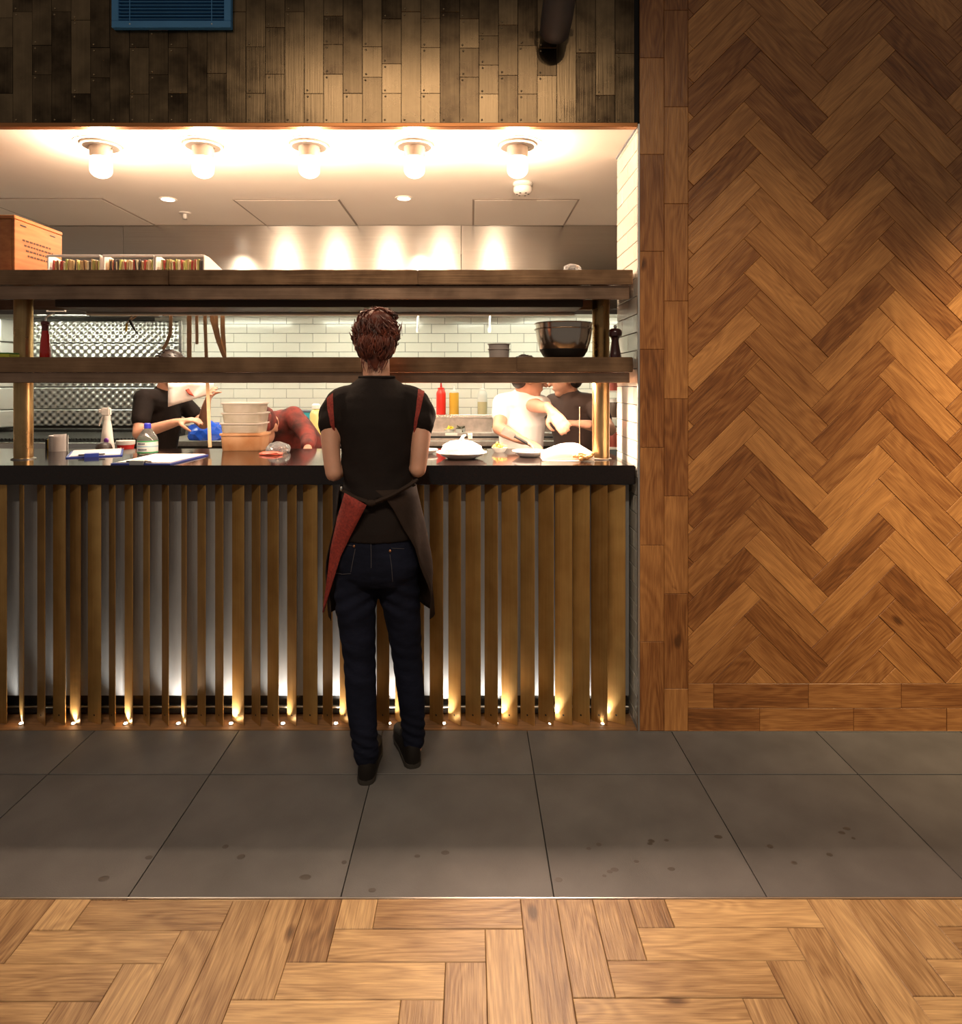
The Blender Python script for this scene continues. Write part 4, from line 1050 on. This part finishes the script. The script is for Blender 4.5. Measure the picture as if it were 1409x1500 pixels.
for i, (xa, xb) in enumerate(((68, 146), (150, 225), (226, 298.5))):
    D = 2.962; x0, x1 = (xa-VX)*D/F, (xb-VX)*D/F; zt = ST+.086; yb = 3.19
    t = thing('packet_tray', ('white plastic tray of packets next to the wooden crate', 'white plastic tray of packets between two other trays', 'white plastic tray of packets with sloping bare end')[i], 'tray', ((x0+x1)/2, D, ST), 'packet trays on the top shelf')
    B().box((x0, D, ST), (x1, yb, ST+.006)).build('floor_panel', M['tray_white'], t)
    B().box((x0, D, ST+.006), (x1, D+.004, ST+.016)).build('front_lip', M['tray_white'], t)
    B().box((x0, D, zt-.010), (x1, D+.006, zt), .001).build('top_rim', M['tray_white'], t)
    B().box((x0, yb-.004, ST+.006), (x1, yb, zt-.03)).build('back_panel', M['tray_white'], t)
    for x in (x0, x1-.005):
        B().prism([(x, D+.0065, ST+.006), (x, yb-.0045, ST+.006), (x, yb-.0045, zt-.03), (x, D+.06, zt), (x, D+.0065, zt)], (.005, 0, 0)).build('side_panel', M['tray_white'], t)
    B().box((x0+.007, D+.008, ST+.0065), (x1-.007, D+.011, ST+.012)).build('inner_lip', M['tray_white'], t)
    x = x0+.016
    n_ = 0
    while x < x1-.016:
        w_ = random.uniform(.0055, .010); h = random.uniform(.050, .062); g = D+.016+random.uniform(0, .008)
        rot = Matrix.Rotation(random.uniform(-.10, .10), 3, 'Y')
        o = B().box((x, g, ST+.0085), (x+w_*.82, g+.06, ST+.0085+h), .0008, rot=rot).build('packet', pk[(ci := random.choice((0, 0, 1, 1, 2, 3, 4, 4, 5, 6)))])
        tag(o, 'thin %s packet filed in the %s' % (('cream', 'dark red', 'olive', 'brown', 'tan', 'black', 'lime green')[ci], ('tray next to the wooden crate', 'middle packet tray', 'tray with the sloping bare end')[i]), 'packet', 'packets filed in the %s tray' % ('crate-side', 'middle', 'end')[i]); x += w_
# crumpled plastic on the top shelf
M['film'] = mat('crumpled_film', (.85, .87, .90), .10, trans=.8)
def crumple(name, c, r, label, cat, m, seed, sc=(1, 1, 1)):
    random.seed(seed); b = B(); g = bmesh.ops.create_icosphere(b.bm, subdivisions=3, radius=1)['verts']
    ax = [Vector((random.gauss(0, 1), random.gauss(0, 1), random.gauss(0, 1))).normalized() for _ in range(14)]
    for v in g:
        n_ = v.co.normalized(); k = 1+sum(.16*abs(math.sin(5*n_.dot(a)+i)) for i, a in enumerate(ax))/3.2-.25
        v.co = Vector((n_.x*r*k*sc[0], n_.y*r*k*sc[1], max(-r*.55*sc[2], n_.z*r*k*sc[2])))
    mz = min(v.co.z for v in g)
    for v in g: v.co = v.co+Vector(c)-Vector((0, 0, mz))
    return tag(b.build(name, m), label, cat)
crumple('plastic_bag', ((838-VX)*2.95/F, 2.95, ST), .034, 'small crumpled clear plastic bag on the top shelf', 'bag', M['film'], 5, (1.0, .8, .75))
crumple('plastic_scrap', ((800-VX)*2.95/F, 2.95, ST), .022, 'flat scrap of pale film beside the crumpled bag', 'scrap', M['film'], 8, (1.2, .8, .4))

# ------------------------------------------------------------------ middle shelf
SL = 1.5785
x, y = (825.5-VX)*3.0/F, 3.0
M['bowl_steel'] = mat('bowl_steel', (.52, .44, .37), .18, 1)
def bowl(z, label):
    t = thing('mixing_bowl', label, 'bowl', (x, y, z), 'nested steel mixing bowls')
    R = .128; o = [(.072, 0), (.090, .012), (.108, .040), (.120, .080), (.125, .112), (.127, .128)]
    B().lathe(o+[(.1255, .128), (.1235, .112), (.1185, .080), (.1065, .042), (.088, .0145), (.070, .003)], (x, y, z), 44).build('bowl', M['bowl_steel'], t, True)
    B().lathe([(.1255, .1285), (.133, .1285), (.134, .131), (.131, .133), (.1255, .1325)], (x, y, z), 44).build('rim', M['bowl_steel'], t, True)
    return t
t = bowl(SL, 'lower stainless mixing bowl with dark rubber base')
B().lathe([(.0725, .0005), (.0905, .0115), (.1088, .0398), (.1094, .0392), (.0925, .009), (.075, -.0001)], (x, y, SL), 44).build('rubber_base', mat('rubber_black', (.010, .009, .009), .5), t, True)
bowl(SL+.026, 'upper stainless mixing bowl nested in the lower one')
x, y = (731-VX)*3.0/F, 3.0
for k, lab in enumerate(('lower of two grey ramekins nested on the middle shelf', 'upper of two grey ramekins nested on the middle shelf')):
    z = SL+k*.023
    t = thing('ramekin', lab, 'ramekin', (x, y, z), 'grey ramekins')
    B().lathe([(.044, 0), (.0475, .042), (.046, .042), (.0425, .004)], (x, y, z), 30).build('cup', mat('ramekin_grey', (.42, .36, .33), .45), t, True)
    B().lathe([(.0476, .0385), (.0515, .0395), (.0515, .0425), (.0455, .0425)], (x, y, z), 30).build('rim', mat('ramekin_rim', (.48, .42, .38), .4), t, True)
x, y = (901-VX)*2.985/F, 2.985
t = thing('pepper_mill', 'dark red turned wooden pepper mill beside the brass post', 'pepper mill', (x, y, SL))
M['mill'] = mat('mill_lacquer', (.035, .008, .008), .15, coat=.5)
B().lathe([(.027, 0), (.028, .010), (.025, .020), (.022, .038), (.018, .062), (.016, .080), (.019, .090), (.022, .094)], (x, y, SL), 28).build('body', M['mill'], t, True)
hd = B().lathe([(.022, .0945), (.029, .100), (.031, .113), (.028, .126), (.018, .133), (.006, .135)], (x, y, SL), 28).build('head', M['mill'], t, True)
B().lathe([(.004, .135), (.008, .139), (.008, .145), (.003, .149)], (x, y, SL), 14).build('knob', M['alu'], hd, True)
x, y = (66.5-VX)*3.0/F, 3.0
t = thing('sauce_bottle', 'slim red sauce bottle with metal pourer on the middle shelf', 'bottle', (x, y, SL))
B().lathe([(.021, 0), (.023, .006), (.022, .05), (.017, .10), (.014, .125)], (x, y, SL), 24).build('body', mat('red_glass', (.42, .012, .008), .12, coat=.4), t, True)
B().lathe([(.0142, .125), (.0145, .150), (.018, .152), (.018, .164), (.010, .168)], (x, y, SL), 20).build('neck', mat('bottle_dark_red', (.10, .012, .012), .35), t, True)
B().tube([(x, y, SL+.166), (x, y, SL+.182), (x+.012, y, SL+.196), (x+.042, y, SL+.206)], [.005, .005, .0045, .0035], 10).build('pourer', M['alu'], t, True)
x, y = (14-VX)*2.94/F, 2.94
t = thing('scouring_sponge', 'yellow green sponge lying on the middle shelf by brass post', 'sponge', (x, y, SL))
B().box((x-.028, y-.035, SL), (x+.022, y+.035, SL+.016), .003).build('foam', mat('sponge_yellow', (.55, .55, .06), .9, bump=.4, bscale=300), t)
B().box((x-.028, y-.035, SL+.0162), (x+.022, y+.035, SL+.022), .002).build('scourer', mat('scourer_green', (.10, .25, .06), .95), t)
# hanging strips of order tickets
M['ticket'] = mat('ticket_brown', (.64, .43, .25), .7, var=.1, vscale=30)
M['ticket_edge'] = mat('ticket_rung', (.60, .44, .28), .6)
TY = 3.315
tk = [([(250, 446), (250, 470), (249, 490), (243, 505), (238, 512)], 5.0, 'short paper strip curling sideways below the top shelf'), ([(277, 446), (277, 522), (278, 548)], 7, 'wide ladder-marked paper strip hanging beside the curled one'), ([(288, 446), (288.5, 504)], 4.5, 'shortest straight paper strip among the hanging strips'), ([(299.5, 446), (302, 520), (305, 590), (307.5, 655)], 5.0, 'longest paper strip reaching almost to the countertop'), ([(308, 446), (311, 470), (319, 498), (329, 524), (333, 540)], 6, 'slanting paper strip that crosses its neighbours'), ([(316, 446), (317, 478), (322, 504)], 5.5, 'paper strip hanging between the slanting and the last strip'), ([(325.5, 446), (326.5, 490), (329.5, 535)], 6.5, 'last wide paper strip towards the tubs side')]
for i, (pp, wd, lab) in enumerate(tk):
    y = TY+.004*i; pts = lerp_poly(pp, 6); w3 = wd*y/F/2
    t = thing('paper_strip', lab, 'paper strip', tuple(P(pp[0][0], pp[0][1], y)), 'paper strips hanging from the pass')
    rows = []; C = [P(a, c, y) for a, c in pts]
    for k, p in enumerate(C):
        d = (C[min(k+1, len(C)-1)]-C[max(k-1, 0)]).normalized(); sd = Vector((d.z, 0, -d.x)); rows.append([p-sd*w3, p+sd*w3])
    B().sheet(rows, (0, .0012, 0)).build('strip', M['ticket'], t)
    ln = 0
    for k in range(1, len(C)):
        ln += (C[k]-C[k-1]).length
        if ln > .036:
            ln = 0; d = (C[k]-C[k-1]).normalized(); sd = Vector((d.z, 0, -d.x))
            B().sheet([[C[k]-sd*w3-d*.0012, C[k]+sd*w3-d*.0012], [C[k]-sd*w3+d*.0012, C[k]+sd*w3+d*.0012]], (0, -.0008, 0)).build('rung', M['ticket_edge'], t)
# dangling cable with a yellow plug
t = thing('dangling_cable', 'twisted tan cable with yellow and black plug under top shelf', 'cable', tuple(P(195, 448, 3.30)))
B().tube([P(199, 444, 3.30), P(196, 458, 3.30), P(190, 468, 3.30), P(186, 474, 3.30)], .004, 8).build('wire', M['ticket_edge'], t, True)
B().tube([P(215, 446, 3.31), P(208, 455, 3.31), P(197, 465, 3.305), P(190, 470, 3.305)], .0045, 8).build('wire', M['ticket'], t, True)
B().tube([P(186, 474, 3.30), P(184.8, 481, 3.30), P(184.2, 486, 3.30)], [.005, .006, .003], 8).build('plug', mat('plug_yellow', (.75, .52, .05), .4), t, True)
B().tube([P(190, 469, 3.30), P(193, 475, 3.30), P(198, 484, 3.30), P(203, 490, 3.30)], [.007, .008, .004, .002], 8).build('black_lead', M['black_metal'], t, True)

# ------------------------------------------------------------------ on the countertop
def base(px, py): D = (H-CT)*F/(py-VY); return (px-VX)*D/F, D
M['paper'] = mat('white_paper', (.78, .72, .69), .7)
M['blue_board'] = mat('blue_board', (.03, .055, .30), .4)
x, y = base(85.5, 660.5)
t = thing('paper_roll', 'upright white paper roll standing on the countertop', 'paper roll', (x, y, CT))
B().lathe([(.043, 0), (.044, .003), (.044, .079), (.042, .081), (.016, .081), (.016, .002)], (x, y, CT), 32).build('roll', M['paper'], t, True)
B().sheet([[(x+.0455*math.cos(a), y+.0455*math.sin(a), CT+z_) for a in [-1.5+.2*k for k in range(9)]] for z_ in (.003, .088)], (0, 0, .001)).build('loose_end', M['paper'], t, True)
x, y = base(68, 659)
t = thing('dish_sponge', 'small yellow and black sponge standing behind the paper roll', 'sponge', (x, y+.03, CT))
B().box((x-.004, y+.01, CT), (x+.016, y+.05, CT+.055), .003).build('foam', mat('foam_yellow', (.65, .42, .03), .9), t)
B().box((x-.014, y+.01, CT), (x-.0042, y+.05, CT+.055), .002).build('scourer', mat('scourer_black', (.03, .03, .03), .9), t)
# ledge behind the counter for the cleaning things
t = thing('rear_ledge', 'narrow steel ledge behind the granite countertop', 'ledge', (-1.7, 3.67, 0))
B().box((-2.6, 3.572, 1.040), (-1.42, 3.78, 1.058), .003).build('shelf', M['steel_bench'], t)
for x in (-2.5, -1.5): B().box((x-.02, 3.60, 0), (x+.02, 3.76, 1.0395)).build('leg', M['steel_bench'], t)
LZ = 1.0585; LYY = 3.715
x = (157-VX)*LYY/F; y = LYY
t = thing('spray_bottle', 'white trigger spray bottle with a purple patch on its label', 'bottle', (x, y, LZ))
zt = lambda py: H-(py-VY)*LYY/F
B().lathe([(.036, 0), (.038, .01), (.038, .05), (.032, .085), (.024, zt(625)-LZ), (.017, zt(615)-LZ)], (x, y, LZ), 26).build('body', M['white_plastic'], t, True)
tr = B().box((x-.030, y-.014, zt(609)), (x+.020, y+.014, zt(597)), .006, seg=2).box((x-.046, y-.009, zt(605)), (x-.028, y+.009, zt(599)), .003).lathe([(.018, 0), (.018, .024)], (x, y, zt(615)), 20).build('spray_head', M['white_plastic'], t, True)
B().tube([(x-.022, y, zt(608)), (x-.036, y, zt(616)), (x-.045, y, zt(624))], [.006, .005, .004], 8).build('trigger', M['white_plastic'], tr, True)
B().ball((x+.012, y-.032, zt(645)), (.014, .008, .016), n=14, m=8).build('label_patch', mat('purple_print', (.16, .03, .30), .5), t, True)
x = (152-VX)*3.622/F
t = thing('tape_holder', 'dark brown domed holder behind the upper clipboard', 'holder', (x, 3.63, LZ))
B().lathe([(.044, 0), (.046, .03), (.043, .055), (.034, .075), (.016, .084), (.003, .086)], (x, 3.622, LZ), 28).build('dome', mat('holder_brown', (.045, .034, .030), .4), t, True)
x, y = (184-VX)*3.655/F, 3.655
t = thing('paper_cup', 'red paper cup with white rim beside the clear bottle', 'cup', (x, y, LZ))
cu = B().lathe([(.034, 0), (.046, .078), (.044, .078), (.032, .004)], (x, y, LZ), 28).build('cup', mat('cup_red', (.50, .025, .018), .4), t, True)
B().lathe([(.0462, .070), (.0485, .074), (.0485, .092), (.044, .092)], (x, y, LZ), 28).build('rim', M['white_plastic'], t, True)
for k, dx in enumerate((-.018, -.006, .006)): B().box((x+dx, y-.0475, LZ+.042), (x+dx+.007, y-.0405, LZ+.054+.004*(k % 2)), .001).build('lettering', M['white_plastic'], cu)
x, y = base(209.5, 667)
t = thing('water_bottle', 'squat clear bottle with blue cap and green striped label', 'bottle', (x, y+.045, CT))
y += .045
B().lathe([(.044, 0), (.047, .006), (.047, .078), (.044, .086), (.020, .124), (.015, .128)], (x, y, CT), 30).build('body', mat('bottle_clear', (.55, .54, .52), .08, trans=.85), t, True)
lb = B().lathe([(.0476, .012), (.0476, .066)], (x, y, CT), 30, cap=False).build('label', mat('bottle_label', (.55, .56, .53), .5), t, True)
for z0, z1, c in ((.010, .016, 'g'), (.064, .070, 'g'), (.040, .0435, 'b')):
    B().lathe([(.0481, z0), (.0481, z1)], (x, y, CT), 30, cap=False).build('stripe', mat('stripe_'+c, (.03, .26, .08) if c == 'g' else (.10, .30, .45), .5), lb, True)
for z0, n_ in ((.052, 5), (.024, 6)):
    for k in range(n_):
        a = -PI/2-.5+.16*k; B().box((x+.0482*math.cos(a)-.0025, y+.0482*math.sin(a)-.001, CT+z0), (x+.0482*math.cos(a)+.0025, y+.0482*math.sin(a)+.001, CT+z0+.007)).build('lettering', mat('label_ink', (.05, .05, .09), .6) if 'label_ink' not in bpy.data.materials else bpy.data.materials['label_ink'], lb)
B().lathe([(.0155, .1285), (.0165, .132), (.0165, .150), (.012, .154)], (x, y, CT), 22).build('cap', mat('cap_blue', (.03, .035, .42), .35), t, True)
def clipboard(o, ux, w_, l_, label, clip_near, lift=0):
    o = Vector(o); ux = Vector((*ux, 0)).normalized(); uy = Vector((-ux.y, ux.x, 0))
    t = thing('clipboard', label, 'clipboard', tuple(o+ux*w_/2+uy*l_/2), 'blue clipboards on the countertop')
    Q = lambda a, c, z: o+ux*a+uy*c+Vector((0, 0, z))
    B().prism([Q(0, 0, 0), Q(w_, 0, 0), Q(w_, l_, 0), Q(0, l_, 0)], (0, 0, .005)).build('board', M['blue_board'], t)
    for k in range(3):
        e = .004*k
        B().prism([Q(.012+e, .014, .0055+.0014*k), Q(w_-.010, .014+e, .0055+.0014*k), Q(w_-.012+e*.5, l_-.012, .0055+.0014*k), Q(.010, l_-.012-e, .0055+.0014*k)], (0, 0, .0012)).build('sheet', M['paper'], t)
    c0 = w_*.45
    B().prism([Q(c0-.03, -.008, .010), Q(c0+.03, -.008, .010), Q(c0+.03, .030, .011), Q(c0-.03, .030, .011)], (0, 0, .008)).prism([Q(c0-.03, -.010, -.0), Q(c0+.03, -.010, -.0), Q(c0+.03, -.0005, .0), Q(c0-.03, -.0005, .0)], (0, 0, .010)).build('clip', M['blue_board'] if clip_near else M['alu'], t)
    B().tube([Q(c0-.055, .012, .0125), Q(c0+.055, .012, .0125)], .003, 8).build('clip_bar', M['black_metal'], t, True)
clipboard((-1.887, 3.085, CT+.0005), (.207, .105), .234, .33, 'blue clipboard with papers lying beside the paper roll', True)
clipboard((-1.550, 2.850, CT+.0005), (.26, -.012), .262, .37, 'blue clipboard with papers close to the counter edge', False)
# stacked food tubs
M['tub_clear'] = mat('tub_cloudy', (.66, .60, .52), .35, trans=.25, col2=(.52, .47, .36), vscale=18)
M['tub_lid'] = mat('tub_lid', (.74, .67, .60), .3, trans=.2)
M['tub_orange'] = mat('tub_orange', (.72, .42, .23), .4, trans=.2, col2=(.52, .22, .08), vscale=9)
x, y = base(352, 661); y += .08
z = CT+.0003
for k, (h, wd, lab) in enumerate(((.092, .108, 'deep orange stained tub at the bottom of the stack'), (.052, .104, 'cloudy plastic tub standing on the orange one'), (.052, .103, 'cloudy plastic tub second from the top of the stack'), (.050, .101, 'cloudy plastic tub on top of the stack'))):
    t = thing('food_tub', lab, 'tub', (x, y, z), 'stacked food tubs')
    m = M['tub_orange'] if k == 0 else M['tub_clear']
    ox = (0, -.004, .002, -.001)[k]
    def ring(a, c, zz): return [Vector((x+ox+sx*(a-.02)+.02*math.cos(an), y+sy*(c-.02)+.02*math.sin(an), zz)) for sx, sy, a0 in ((1, 1, 0), (-1, 1, PI/2), (-1, -1, PI), (1, -1, 1.5*PI)) for an in (a0, a0+PI/6, a0+PI/3, a0+PI/2)]
    B().grid_rings([ring(wd*.93, .070, z), ring(wd*.95, .072, z+.004), ring(wd, .076, z+h*.84)]).build('tub', m, t, True)
    B().grid_rings([ring(wd+.003, .079, z+h*.845), ring(wd+.006, .082, z+h*.86), ring(wd+.006, .082, z+h*.98), ring(wd*.97, .074, z+h)]).build('lid', M['tub_lid'] if k else M['tub_orange'], t, True)
    z += h+.0012
# crumpled film beside the tubs
crumple('cling_film', ((408-VX)*3.36/F, 3.36, CT), .05, 'crumpled clear film with a red scrap beside the tubs', 'film', M['film'], 13, (1.0, .9, .62))
crumple('sauce_sachet', ((397-VX)*3.24/F, 3.24, CT), .030, 'flat red sachet half under the crumpled film', 'sachet', mat('sachet_red', (.55, .10, .06), .4), 17, (1.6, .7, .35))
# goods on the far bench
BZ = 1.0455
crumple('blue_bag', ((302-VX)*4.98/F, 4.98, BZ), .115, 'shiny bright blue plastic bag on the far bench', 'bag', mat('blue_film', (.015, .08, .52), .22), 23, (1.0, .8, .72))
x, y = (463-VX)*5.0/F, 5.0
t = thing('oil_bottle', 'pale yellow oil bottle with white cap on the yellow tray', 'bottle', (x, y, BZ+.022))
B().lathe([(.046, 0), (.048, .01), (.048, .165), (.035, .195), (.022, .205)], (x, y, BZ+.0225), 24).build('body', mat('oil_yellow', (.70, .62, .25), .25, trans=.2), t, True)
B().lathe([(.030, .206), (.032, .215), (.032, .235), (.02, .245)], (x, y, BZ+.0225), 20).build('cap', M['white_plastic'], t, True)
t = thing('yellow_tray', 'flat bright yellow tray under the oil bottle', 'tray', (x, y, BZ))
B().box((x-.17, y-.09, BZ), (x+.17, y+.09, BZ+.006)).build('base', mat('tray_yellow', (.80, .58, .02), .4), t)
for a0, a1, b0, b1 in ((-.17, .17, -.09, -.084), (-.17, .17, .084, .09), (-.17, -.164, -.083, .083), (.164, .17, -.083, .083)): B().box((x+a0, y+b0, BZ+.0062), (x+a1, y+b1, BZ+.022)).build('edge', bpy.data.materials['tray_yellow'], t)
x, y = (443-VX)*5.32/F, 5.32
t = thing('blue_crate', 'blue green plastic crate behind the oil bottle', 'crate', (x, y, BZ))
cm = mat('crate_teal', (.02, .20, .34), .4, col2=(.03, .30, .36), vscale=20)
for a in ((-.16, -.1, .16, -.094), (-.16, .094, .16, .1), (-.16, -.093, -.154, .093), (.154, -.093, .16, .093)):
    B().box((x+a[0], y+a[1], BZ), (x+a[2], y+a[3], BZ+.19), .002).build('wall_panel', cm, t)
B().box((x-.153, y-.093, BZ), (x+.153, y+.093, BZ+.008)).build('bottom', cm, t)
B().box((x-.165, y-.105, BZ+.191), (x+.165, y+.105, BZ+.205), .003).build('lid', mat('crate_lid', (.06, .07, .10), .4), t)
# paper wrap held up by the left cook
c = P(280, 578, 4.09)
t = thing('paper_wrap', 'white paper wrap with red sauce stain held by cook', 'paper', tuple(c))
rows = [[P(246+(313-246)*k/8, (561 if j == 0 else 561+(596-561)*j/5*(1-.55*k/8)), 4.02+.10*k/8+.008*math.sin(k*1.3+j)) for k in range(9)] for j in range(6)]
B().sheet(rows, (0, .004, .001)).build('sheet', M['paper'], t, 'all')
rows = [[P(268+8*k/3+3*j, 566+4.2*j+k*.8, 4.035+.10*(22+8*k/3)/67-.012) for k in range(4)] for j in range(4)]
B().sheet(rows, (0, -.0015, 0)).build('sauce_stain', mat('sauce_red', (.45, .06, .03), .5), t, 'all')

# ------------------------------------------------------------------ plates under the heat lamps
M['china'] = mat('white_china', (.82, .79, .75), .18, coat=.4)
M['foam_food'] = mat('creamy_food', (.82, .78, .70), .6, bump=.4, bscale=60)
M['fried'] = mat('fried_brown', (.42, .18, .05), .6, col2=(.66, .36, .12), vscale=40, bump=.5, bscale=90)
def plate(px, D, r, h, label, group='plates under the heat lamps'):
    x = (px-VX)*D/F
    t = thing('dinner_plate', label, 'plate', (x, D, CT), group)
    B().lathe([(r*.52, 0), (r*.56, .002), (r*.80, h*.55), (r, h), (r*.99, h+.003), (r*.78, h*.62+.003), (r*.5, .006)], (x, D, CT), 44).build('plate', M['china'], t, True)
    return x, t
x, t = plate(676, 3.10, .119, .028, 'white plate heaped with creamy food in front of condiment station')
fd = crumple('creamy_salad', (x, 3.10, CT+.0075), .072, 'heap of pale creamy food on the plate by server', 'food', M['foam_food'], 29, (1.15, 1.0, .62))
t = thing('garnish_flag', 'white flag pick stuck in the creamy heap', 'food pick', (x+.036, 3.085, CT+.05))
B().tube([(x+.036, 3.085, CT+.035), (x+.036, 3.085, CT+.115)], .0016, 6).build('stick', M['ticket_edge'], t, True)
B().box((x+.030, 3.081, CT+.092), (x+.050, 3.089, CT+.116), .001).build('flag', M['paper'], t)
tag(B().tube([(x-.012, 3.08, CT+.050), (x-.004, 3.08, CT+.080), (x+.008, 3.08, CT+.104), (x+.020, 3.08, CT+.110)], [.012, .010, .007, .004], 10).build('bread_curl', M['foam_food'], None, True), 'upright pale curl of bread on the creamy heap', 'food')
plate(624, 3.30, .06, .020, 'small white side plate beside the server\'s arm')
x, t = plate(775, 3.17, .082, .026, 'white plate with fried pieces next to the paper parcel')
for k, (dx, dy) in enumerate(((-.02, -.02), (.022, -.012), (.0, .022), (.03, .02))):
    tag(B().limb([(x+dx-.015, 3.17+dy, CT+.019), (x+dx, 3.17+dy, CT+.023), (x+dx+.017, 3.17+dy, CT+.019)], [.009, .011, .008], 10).build('fried_piece', M['fried'], None, True), 'golden fried piece on the plate next to paper parcel', 'food', 'fried pieces on a plate')
# paper parcel
x, y = (832-VX)*3.04/F, 3.045
t = thing('paper_parcel', 'open white paper parcel with fried food on countertop', 'parcel', (x, y, CT))
rows = []
for i in range(9):
    f = i/8; xx = x-.125+.235*f; r_ = .006+.040*math.sin(PI*min(1, .12+f*.62))
    rows.append([(xx, y+.065*math.cos(a)*(.45+.55*f), CT+.004+r_*1.5*max(0, math.sin(a))*(1.0 if f < .75 else 1-.5*(f-.75)*4)+.004*math.sin(7*a+i)*math.sin(a)) for a in [PI*k/16 for k in range(17)]])
B().sheet(rows, (0, 0, .0015)).build('paper', mat('parcel_paper', (.80, .76, .70), .7), t, 'all')
B().sheet([[(x-.12, y-.06, CT+.0006), (x+.11, y-.085, CT+.0006)], [(x-.12, y+.05, CT+.0006), (x+.11, y+.06, CT+.0006)]], (0, 0, .0012)).build('under_sheet', bpy.data.materials['parcel_paper'], t)
random.seed(61)
for k in range(9):
    c = Vector((x+.02+.075*random.random(), y-.082+.025*random.random(), CT+.013+.016*random.random())); d = Vector((random.uniform(-1, 1), random.uniform(-.5, .5), random.uniform(-.3, .4))).normalized()*.018
    tag(B().limb([c-d, c, c+d], [.008, .011, .008], 8).build('fried_strip', M['fried'], None, True), 'brown fried strip spilling from the white paper parcel', 'food', 'fried strips in the paper parcel')
xs_ = (849-VX)*3.06/F
tag(B().tube([(xs_, 3.06, CT+.05), (xs_, 3.06, H-(596-VY)*3.06/F)], .0014, 6).build('skewer', M['ticket_edge'], None, True), 'thin upright wooden skewer in the paper parcel', 'skewer')
# bowl of chips behind
x, y = base(732, 663); y += .03
t = thing('chip_bowl', 'small glass bowl of orange chips behind the plates', 'bowl', (x, y, CT))
B().lathe([(.026, 0), (.040, .022), (.041, .024), (.037, .024), (.024, .004)], (x, y, CT), 24).build('bowl', M['clear_plastic'], t, True)
for k in range(14):
    a = random.uniform(0, 2*PI); rr = random.uniform(0, .026); c = Vector((x+rr*math.cos(a), y+rr*math.sin(a), CT+.026+random.uniform(0, .014))); d = Vector((random.uniform(-1, 1), random.uniform(-1, 1), random.uniform(-.1, 1))).normalized()*.014
    B().limb([c-d, c+d], [.005, .0045], 6).build('chip', cap_m['org'], t, True)
# spatula in the white cook's hand
t = thing('spatula', 'broad pale metal scraper in the white-shirted cook\'s hand', 'scraper', (.24, 3.50, 1.18))
d = Vector((-.80, -.10, .45)).normalized(); h0 = Vector((.312, 3.465, 1.142))
B().tube([h0, h0+d*.10], .008, 8).build('handle', M['black_metal'], t, True)
up = Vector((.45, 0, .8)).normalized()
B().prism([h0+d*.095-up*.018, h0+d*.17-up*.024, h0+d*.17+up*.020, h0+d*.095+up*.014], (0, .003, 0)).build('blade', M['steel_bench'], t)
# shelving rack seen beyond the post
t = thing('storage_rack', 'wire storage rack with jars beyond the brass post', 'rack', (1.15, 5.0, 0))
for z in (.62, .98, 1.20, 1.40, 1.62): B().box((.99, 4.86, z), (1.52, 5.22, z+.012), .002).build('shelf', M['white_plastic'], t)
for xx, yy in ((1.0, 4.87), (1.51, 4.87), (1.0, 5.21), (1.51, 5.21)): B().tube([(xx, yy, 0.001), (xx, yy, 1.75)], .012, 10).build('upright', M['alu'], t, True)
jm = [mat('jar_%d' % i, c, .4) for i, c in enumerate(((.30, .06, .04), (.55, .45, .22), (.10, .06, .04), (.42, .30, .16)))]
for i, z in enumerate((.992, 1.212, 1.412)):
    for k in range(3):
        xx, yy = 1.08+.14*k, 4.97+.05*(k % 2)
        j = thing('storage_jar', ('jar', 'jar', 'jar')[0]+' with a pale lid on the %s tier of the storage rack' % ('low', 'middle', 'upper')[i], 'jar', (xx, yy, z+.0005), 'jars on the storage rack, %s tier' % ('low', 'middle', 'upper')[i])
        B().lathe([(.05, 0), (.052, .01), (.052, .10), (.046, .112)], (xx, yy, z+.0005), 20).build('body', jm[(i*2+k) % 4], j, True)
        B().lathe([(.049, .1125), (.049, .135), (.044, .138)], (xx, yy, z+.0005), 20).build('lid', M['white_plastic'], j, True)
